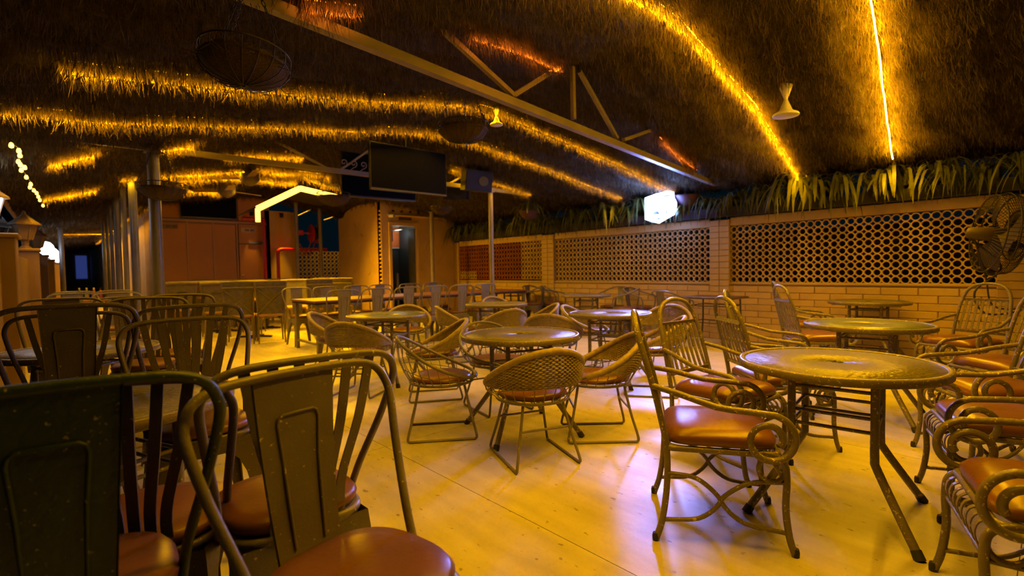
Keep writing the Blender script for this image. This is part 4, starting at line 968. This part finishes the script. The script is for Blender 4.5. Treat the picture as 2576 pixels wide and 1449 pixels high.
LA = bpy.data.lights.new('sign_glow', 'AREA'); LA.shape = 'RECTANGLE'; LA.size = .5; LA.size_y = .42; LA.energy = 42; LA.color = (.24, .28, 1.0); LA.spread = math.radians(75)
lo = bpy.data.objects.new('sign_glow', LA); COL.objects.link(lo); lo.parent = sgn; lo.location = (-.03, 0, 0); lo.rotation_euler = (Vector((2.3, 1.6, .3)) - sp_).to_track_quat('-Z', 'Y').to_euler()
LB = bpy.data.lights.new('sign_up', 'AREA'); LB.shape = 'RECTANGLE'; LB.size = .3; LB.size_y = .4; LB.energy = 40; LB.color = (.2, .34, 1.0)
lb = bpy.data.objects.new('sign_up', LB); COL.objects.link(lb); lb.parent = sgn; lb.location = (-.08, 0, .02); lb.rotation_euler = (0, math.radians(180 + 35), 0)
# ================================================================== DOORWAY DETAILS
def panel_on_Y(name, lab, cat, px0, py0, px1, py1, Y, M_, th=.02):
    a = atY(px0, py0, Y); b = atY(px1, py1, Y); t = thing(name, lab, cat, loc=((a.x + b.x) / 2, Y, (a.z + b.z) / 2)); w_, h = abs(b.x - a.x), abs(a.z - b.z)
    MB().box((0, 0, 0), (w_, th, h), bev=.003).build('plate', M_, t); return t, w_, h
t, w_, h = panel_on_Y('door_plate', 'dark lettered plate above the doorway', 'sign', 1003, 545, 1035, 555, YB - .02, mat('plate_brown', (.07, .045, .02), .5))
MB().box((0, -.012, .02), (w_ * .85, .004, h * .12)).build('letter_line', mat('plate_letter', (.16, .12, .06), .5), t)
yi = YB + 1.25
t, w_, h = panel_on_Y('framed_poster', 'orange poster in a pale frame inside the doorway', 'poster', 962, 566, 1019, 626, yi, mat('frame_grey', (.55, .52, .48), .4), .03)
MB().box((0, -.018, 0), (w_ - .08, .006, h - .08)).build('print', mat('poster_orange', (.75, .16, .03), .5), t); MB().box((-w_ * .22, -.022, .06), (w_ * .30, .006, h * .55)).build('figure', DARK, t)
MB().box((w_ * .16, -.022, h * .28), (w_ * .3, .004, .03)).build('text_line', mat('poster_text', (.85, .38, .12), .5), t)
MB().box((w_ * .16, -.022, h * .2), (w_ * .24, .004, .02)).build('text_line', mat('poster_text', (.85, .38, .12), .5), t)
p = atY(1000, 718, YB + .35); t = thing('barrier_post', 'short steel barrier post standing inside the doorway', 'post', loc=(p.x, YB + .35, 0))
MB().tube([(0, 0, 0), (0, 0, 1.14)], .04, 14).build('shaft', STEEL, t); MB().lathe([(.042, 0), (.045, .02), (.03, .05), (.001, .06)], 14, (0, 0, 1.13)).build('cap', STEEL, t); MB().lathe([(.12, 0), (.12, .015), (.05, .03)], 18).build('base', STEEL, t)
LI = bpy.data.lights.new('doorway_lamp', 'POINT'); LI.energy = 5; LI.color = (.8, .95, 1); LI.shadow_soft_size = .08
lo = thing('strip_lamp', 'white lamp inside the dark doorway room', 'lamp', loc=(6.95, YB + .8, 2.35)); MB().box((0, 0, .03), (.08, .5, .05), bev=.01).build('housing', WHITEL, lo); l_ = bpy.data.objects.new('lamp_light', LI); COL.objects.link(l_); l_.parent = lo; l_.location = (0, 0, -.08)
p = atY(985, 543, YB - .1); t = thing('security_camera', 'small white security camera above the doorway', 'camera', loc=p)
MB().lathe([(.001, -.07), (.035, -.07), (.04, -.05), (.04, .06), (.03, .08), (.001, .08)], 16, M=Matrix.Rotation(PI / 2, 3, 'X') @ Matrix.Rotation(.5, 3, 'Y')).build('body', WHITEL, t)
MB().lathe([(.001, .004), (.024, .004), (.024, 0)], 12, (.02, -.075, -.01), M=Matrix.Rotation(PI / 2, 3, 'X')).build('lens', DARK, t); MB().tube([(0, .04, .02), (0, .1, .05)], .012, 8).build('mount', WHITEL, t)
# signs on the woven panels: two dark words each
for lab, px0, px1, py0, py1, M_ in (('small dark lettering plate on the woven panel beside the thick post', 405, 448, 563, 575, mat('sign_tan', (.20, .11, .04), .6)), ('pale sign plate with two dark words on the woven door', 605, 643, 572, 586, mat('sign_cream', (.5, .34, .12), .6))):
    t, w_, h = panel_on_Y('wall_sign', lab, 'sign', px0, py0, px1, py1, YP - .06, M_, .012)
    for c in (-.08, .28):
        for k in range(4): MB().box((w_ * (c + (k - 1.5) * .068), -.008, 0), (w_ * .05, .004, h * .42)).build('letter', DARK, t)

# ================================================================== RED FIRE PIPES AND HOSE REEL
def pipe(lab, pts, r=.045):
    t = thing('fire_pipe', lab, 'pipe'); MB().tube(spl(pts, 5), r, 12).build('pipe_run', REDP, t); e = Vector(pts[-1]) if pts[-1][2] < pts[0][2] else Vector(pts[0])
    MB().lathe([(r * 1.2, 0), (r * 2, 0), (r * 2, .03), (r * 1.2, .03)], 14, (e.x, e.y, e.z + .12)).build('flange', REDP, t); MB().lathe([(r * 1.9, 0), (r * 1.9, .03), (r, .05)], 14, (e.x, e.y, .0)).build('floor_collar', DARK, t)
Yp = 14.75
a = atY(610, 549, Yp); b = atY(660, 549, Yp); c = atY(674, 690, Yp); pipe('red fire pipe running along and down the woven panel building', [a, (b.x - .05, Yp, a.z), (b.x, Yp, a.z - .02), (b.x + .03, Yp, a.z - .1), (b.x + .03, Yp, 1.2), (b.x + .03, Yp, 0)])
a = atY(701, 690, Yp); b = atY(708, 627, Yp); c = atY(858, 628, Yp); pipe('red fire pipe rising beside the passage and crossing to the ochre wall', [(a.x, Yp, 0), (a.x, Yp, 1.2), (a.x, Yp, b.z - .12), (a.x + .04, Yp, b.z - .03), (a.x + .12, Yp, b.z), (5.0, Yp, b.z), (6.0, Yp, b.z)])
p = atY(790, 588, 14.6); t = thing('hose_reel', 'red fire hose reel above the passage lattice', 'hose reel', loc=p)
RM = Matrix.Rotation(PI / 2, 3, 'Y')
for z in (-.09, .09): MB().lathe([(.02, 0), (.26, .0), (.27, .012), (.26, .024), (.02, .024)], 28, (z, 0, 0), M=RM).build('reel_disc', REDP, t)
MB().lathe([(.16, -.08), (.18, 0), (.16, .08)], 20, M=RM).build('hose_coil', DARK, t); MB().beam((0, 0, 0), (-.35, .1, .02), .03, .03).build('arm', REDP, t); MB().box((-.38, 0, .02), (.14, .1, .13), bev=.01).build('valve_box', REDP, t)
for q in ((-.12, .05), (.0, -.03)): MB().tube(spl([(q[0], -.1, -.2), (q[0] - .15, -.12, -.55), (q[0] - .3, -.12, -.62), (q[0] - .45, -.1, -.3)], 6), .014, 6).build('hose_loop', mat('hose_red', (.35, .06, .03), .6), t)

# ================================================================== LIT CANOPY OVER THE PASSAGE
cn = thing('passage_canopy', 'gabled canopy over the passage with glowing fascia tubes', 'canopy')
Yk = 11.6; A_ = atY(648, 525, Yk); B_ = atY(755, 474, Yk); C_ = atY(866, 500, Yk)
GLOWT = mat('fascia_glow', (.9, .7, .3), .4, emit=(1.0, .54, .07), estr=4.2)
for nm, a, b in (('fascia_tube', A_, B_), ('fascia_tube', B_, C_)):
    MB().tube([a, b], .062, 10).build(nm, GLOWT, cn); la = lamp_area('fascia_light', a + Vector((0, -.1, -.05)), b + Vector((0, -.1, -.05)), .10, 90, AMBER, Vector((0, -.55, -1))); la.parent = cn
    la = lamp_area('fascia_light', a + Vector((0, -.02, .09)), b + Vector((0, -.02, .09)), .10, 22, AMBER, Vector((0, -.6, 1))); la.parent = cn
for a, b in ((A_, B_), (B_, C_)):
    vs = [a + Vector((0, .08, -.02)), b + Vector((0, .08, -.02)), b + Vector((0, 1.5, -.02)), a + Vector((0, 1.5, -.02))]; vs += [v + Vector((0, 0, .03)) for v in vs]
    MB().add(vs, [(0, 1, 2, 3), (7, 6, 5, 4), (0, 4, 5, 1), (2, 6, 7, 3), (0, 3, 7, 4), (1, 5, 6, 2)]).build('canopy_sheet', THB, cn)
MB().tube([A_, A_ + Vector((0, 0, -.28))], .05, 10).build('fascia_drop', GLOWT, cn)
for a, b in ((atY(742, 545, 15.5), atY(812, 513, 15.5)), (atY(815, 553, 16), atY(853, 540, 16))):
    r_ = led_rope([a, b], 'amber rope light under the passage canopy', 0, LEDM, 8, fringe=0, glow=0, group='rope lights under the passage canopy'); MB().tube([a, a + Vector((0, 0, zr(a.x) - a.z))], .006, 5).build('hanger', WIRE, r_); MB().tube([b, b + Vector((0, 0, zr(b.x) - b.z))], .006, 5).build('hanger', WIRE, r_)
for x, lab in ((3.98, 'small spot lamp washing the woven door'), (4.75, 'small spot lamp washing the plaster beside the red pipe')):
    t = thing('spot_lamp', lab, 'lamp', loc=(x, YP - .22, 2.86)); MB().lathe([(.05, -.06), (.055, .05), (.03, .07), (.001, .07)], 14).build('housing', DARK, t); MB().beam((0, 0, .05), (0, .22, .08), .02, .02).build('arm', DARK, t)
    L = bpy.data.lights.new('spot', 'SPOT'); L.energy = 220; L.color = AMBER; L.spot_size = math.radians(38); L.spot_blend = .6; L.shadow_soft_size = .03
    o = bpy.data.objects.new('spot_light', L); COL.objects.link(o); o.parent = t; o.location = (0, 0, -.07); o.rotation_euler = (math.radians(-4), 0, 0)

# ================================================================== PLANTS ALONG THE LATTICE WALL
def plant_mesh(n, ln, wdt, up):
    B = MB()
    for k in range(n):
        a = random.uniform(0, 2 * PI); l = random.uniform(.6, 1.1) * ln; h = random.uniform(.25, 1.0) * up; ca, sa = math.cos(a), math.sin(a); dr = random.uniform(.25, .75) * ln
        o = (random.uniform(-.06, .06), random.uniform(-.08, .08))
        P_ = [(o[0], o[1], 0), (o[0] + l * .25 * ca, o[1] + l * .25 * sa, h * .8), (o[0] + l * .55 * ca, o[1] + l * .55 * sa, h * .7), (o[0] + l * .8 * ca, o[1] + l * .8 * sa, h * .1 - dr * .4), (o[0] + l * .9 * ca, o[1] + l * .9 * sa, -dr)]
        S_ = spl(P_, 2); B.strip(S_, (-sa, ca, 0), [wdt * q for q in np.interp(np.linspace(0, 1, len(S_)), [0, .3, .7, 1], [.5, 1, .9, .12])], .0015)
    return B
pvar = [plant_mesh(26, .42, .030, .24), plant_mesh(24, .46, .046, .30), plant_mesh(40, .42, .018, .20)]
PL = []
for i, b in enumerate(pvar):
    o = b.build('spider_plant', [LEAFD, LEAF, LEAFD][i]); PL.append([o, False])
tro = thing('planter_trough', 'long dark planter trough on top of the lattice wall', 'planter')
MB().box((XW + .10, 5.6, 2.07), (.38, 11.4, .06)).box((XW - .08, 5.6, 2.12), (.02, 11.4, .14)).box((XW + .28, 5.6, 2.12), (.02, 11.4, .14)).build('trough', mat('trough_dark', (.03, .025, .02), .8), tro)
MB().box((XW + .10, 5.6, 2.13), (.34, 11.3, .06)).build('soil', COIR, tro)
ys = list(np.arange(.15, 11.2, .235)); k = 0
for y in ys:
    v = random.choice((0, 2)); bright = any(abs(y - q) < .3 for q in (1.55, 2.62, 5.9, 6.15, 8.6))  # plants under the rope ends take the brighter green, light put into the colour
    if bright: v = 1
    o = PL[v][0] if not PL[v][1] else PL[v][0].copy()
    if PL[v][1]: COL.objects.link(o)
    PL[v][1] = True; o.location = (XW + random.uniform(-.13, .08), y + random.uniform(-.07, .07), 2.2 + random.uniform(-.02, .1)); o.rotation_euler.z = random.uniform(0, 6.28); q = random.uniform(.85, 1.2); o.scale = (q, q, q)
    tag(o, 'broad-leaved plant on the lattice wall, rope light put into its brighter green' if v == 1 else ('strap-leaved plant in the darker unlit green drooping over the lattice wall' if v == 0 else 'thin grassy plant drooping over the lattice wall'), 'plant', 'plants along the lattice wall top')
# blue shutter above the terracotta lattice
a = atX(1157, 528, XW + .55); b = atX(1236, 602, XW + .55)
t = thing('blue_shutter', 'blue louvred shutter behind the corner of the lattice wall', 'shutter', loc=(XW + .66, (a.y + b.y) / 2, 2.12)); wy = abs(a.y - b.y) + .3; hz = .62
for s_ in (-1, 0, 1): MB().box((0, s_ * wy / 2, hz / 2 - 1.05), (.05, .05, hz + 2.1)).build('stile', BLUEP, t)
for z in (0, hz): MB().box((0, 0, z), (.05, wy, .05)).build('rail', BLUEP, t)
for k in range(12): MB().box((0, 0, .04 + k * hz / 12), (.05, wy - .05, .008), M=Matrix.Rotation(.5, 3, 'Y')).build('louvre', BLUEP, t)
MB().box((.04, 0, hz / 2), (.01, wy, hz)).build('back_board', BLUEP, t)

# ================================================================== LEFT SIDE: LANTERNS, STRING LIGHTS, NEIGHBOURING SHED
COOL = mat('cool_lamp', (.9, .95, 1), .4, emit=(.72, .82, 1.0), estr=14.0); WARMB = mat('string_bulb', (1, .8, .3), .4, emit=(1.0, .55, .06), estr=9.0)
def lantern(x, y, z, s, lit, lab, pw=6):
    t = thing('lantern', lab, 'lantern', loc=(x, y, z)); t.scale = (s, s, s); Q = mat('lantern_paint', (.22, .14, .08), .5)
    MB().lathe([(.10, 0), (.10, .03), (.06, .06), (.06, .16), (.10, .20)], 8, smooth=False).build('base', Q, t); MB().lathe([(.11, .20), (.19, .50)], 6, smooth=False).build('glass', COOL if lit else mat('dull_lantern_glass', (.25, .17, .10), .3), t)
    MB().lathe([(.26, .50), (.25, .53), (.12, .64), (.04, .72), (.02, .78), (.001, .80)], 6, smooth=False).build('roof', Q, t)
    for k in range(6): a = PI / 3 * k; MB().beam((.115 * math.cos(a), .115 * math.sin(a), .19), (.198 * math.cos(a), .198 * math.sin(a), .51), .018, .018).build('bar', Q, t)
    if lit:
        L = bpy.data.lights.new('lantern_light', 'POINT'); L.energy = pw; L.color = (.75, .85, 1); L.shadow_soft_size = .12; o = bpy.data.objects.new('lantern_light', L); COL.objects.link(o); o.parent = t; o.location = (.0, .0, .95)
lantern(pex(8.3) - .08, 8.3, 1.75, .82, True, 'lit white lantern on the nearest parapet pillar', 5)
lantern(pex(12.4), 12.4, 1.75, .85, False, 'unlit brown lantern on the second parapet pillar'); lantern(pex(15.6), 15.6, 1.75, .8, False, 'small unlit lantern on the third parapet pillar')
def globe(x, y, lab):
    t = thing('globe_lamp', lab, 'lamp', 'globe lamps on the parapet', loc=(x, y, 1.75)); MB().lathe([(.001, .50), (.10, .47), (.17, .38), (.19, .28), (.17, .18), (.09, .08)], 18).build('globe', COOL, t); MB().lathe([(.09, 0), (.09, .03), (.05, .05), (.08, .09)], 12).build('base', STEEL, t)
for y in (19.4, 23.5, 28.0): globe(pex(y), y, 'glowing white globe lamp on a far parapet pillar')
st = thing('string_light', 'string of warm bulbs along the left eave of the thatch', 'string light')
bp_ = [(28, 358), (47, 372), (50, 384), (46, 400), (51, 408), (62, 415), (53, 422), (66, 440), (77, 458), (75, 466), (85, 474), (92, 481), (96, 490), (100, 499), (108, 513)]
pp_ = [atz(x, y, 2.58) for x, y in bp_]
MB().tube(pp_, .008, 5).build('cable', WIRE, st); b0_ = None
for p in pp_:
    if b0_ is None: b0_ = MB().lathe([(.001, .0), (.012, -.006), (.02, -.03), (.017, -.05), (.001, -.058)], 10).build('bulb', WARMB, st); o = b0_
    else: o = b0_.copy(); COL.objects.link(o)
    o.location = p
la = lamp_area('string_glow', pp_[0] - Vector((0, 0, .12)), pp_[-1] - Vector((0, 0, .12)), .05, 2.2, AMBER); la.parent = st
B = MB(); P_ = spl([(-.62, 4, 2.60), (-.62, 9, 2.58), (-.6, 16, 2.58), (-.55, 45, 2.58)], 8); B.strip(P_, (0, 0, 1), .16, .02); struct(B.build('trim_5', mat('eave_board', (.6, .45, .2), .5)))
sd = thing('neighbour_shed', 'open shed with pale sheet roof beyond the parapet', 'shed')
for k in range(6): MB().box((-2.3, 9.2 + k * 2.6, 3.05), (2.6, 2.5, .03), M=Matrix.Rotation(.12, 3, 'Y')).build('roof_sheet', mat('sheet_roof', (.5, .5, .52), .5, 0, .2, 2), sd)
for k in range(7): MB().box((-2.3, 7.95 + k * 2.6, 2.96), (2.7, .08, .10), M=Matrix.Rotation(.12, 3, 'Y')).build('purlin', mat('purlin_brown', (.10, .07, .06), .6), sd)
for y in (9.0, 15.5, 22): MB().box((-1.3, y, 1.5), (.16, .16, 3.0)).build('post', mat('shed_post', (.22, .16, .14), .6), sd); MB().beam((-1.3, y, 2.0), (-1.1, y + 1.6, 2.95), .07, .07).build('knee_brace', mat('shed_post', (.22, .16, .14), .6), sd)
L = bpy.data.lights.new('shed_lamp', 'POINT'); L.energy = 14; L.color = (.75, .85, 1); L.shadow_soft_size = .2; o = bpy.data.objects.new('shed_light', L); COL.objects.link(o); o.location = (-2.2, 13, 2.3); o.parent = sd
MB().lathe([(.001, 0), (.12, .02), (.16, .10), (.05, .16), (.001, .16)], 14, (-2.2, 13, 2.45)).build('shed_lamp_bulb', COOL, sd)
bd = thing('distant_building', 'dark distant building with small lit windows beyond the parapet', 'building', loc=(-3.6, 60, 0))
MB().box((0, 0, 7), (5, 4, 14)).build('facade', mat('facade_teal', (.03, .10, .13), .8), bd); WIN = mat('warm_window', (.9, .7, .3), .4, emit=(1, .62, .18), estr=1.6); wn = None
for (px, py) in ((72, 562), (80, 562), (78, 570), (70, 575), (86, 575), (74, 582), (82, 583), (90, 582), (76, 590), (84, 590), (70, 588), (92, 594), (80, 597), (95, 606), (74, 600), (88, 600)):
    q = atY(px, py, 57.9)
    if wn is None: wn = MB().box((0, 0, 0), (.32, .06, .3)).build('window_pane', WIN, bd); o = wn
    else: o = wn.copy(); COL.objects.link(o)
    o.location = q - Vector(bd.location)
# bottles on an aisle table
t = thing('aisle_table', 'wooden table with bottles in the side aisle', 'table', loc=col_d(245, 9.9)); MB().box((0, 0, .78), (.8, 1.3, .04), bev=.006).build('table_top', WOOD, t)
for sx in (-1, 1):
    for sy in (-1, 1): MB().box((sx * .35, sy * .58, .38), (.05, .05, .76)).build('leg', PAINT, t)
base = col_d(205, 9.2)
for k, (dx, lab, M_, cap) in enumerate(((-.22, 'small teal bottle on the aisle table', mat('teal_plastic', (.05, .2, .17), .3), WHITE), (-.06, 'clear sauce bottle with white cap on the aisle table', mat('clear_bottle', (.35, .33, .28), .2), WHITE), (.10, 'orange sauce bottle with white cap on the aisle table', mat('orange_sauce', (.55, .16, .03), .3), WHITE), (.24, 'dark red sauce bottle on the aisle table', mat('red_sauce', (.3, .05, .02), .3), DARK))):
    p = Vector(t.location) + RGT * (dx - .18) * .9; b = thing('sauce_bottle', lab, 'bottle', loc=(p.x, p.y, .80)); MB().lathe([(.034, 0), (.036, .01), (.036, .11), (.02, .15), (.014, .18)], 14).build('body', M_, b); MB().lathe([(.016, .18), (.016, .21), (.008, .22), (.001, .22)], 10).build('cap', cap, b)
# blue lit window at the aisle end
struct(MB().box((1.35, 45.9, 1.9), (.6, .06, 1.6)).build('window_1', mat('blue_window', (.1, .15, .5), .4, emit=(.12, .2, .9), estr=.15)))
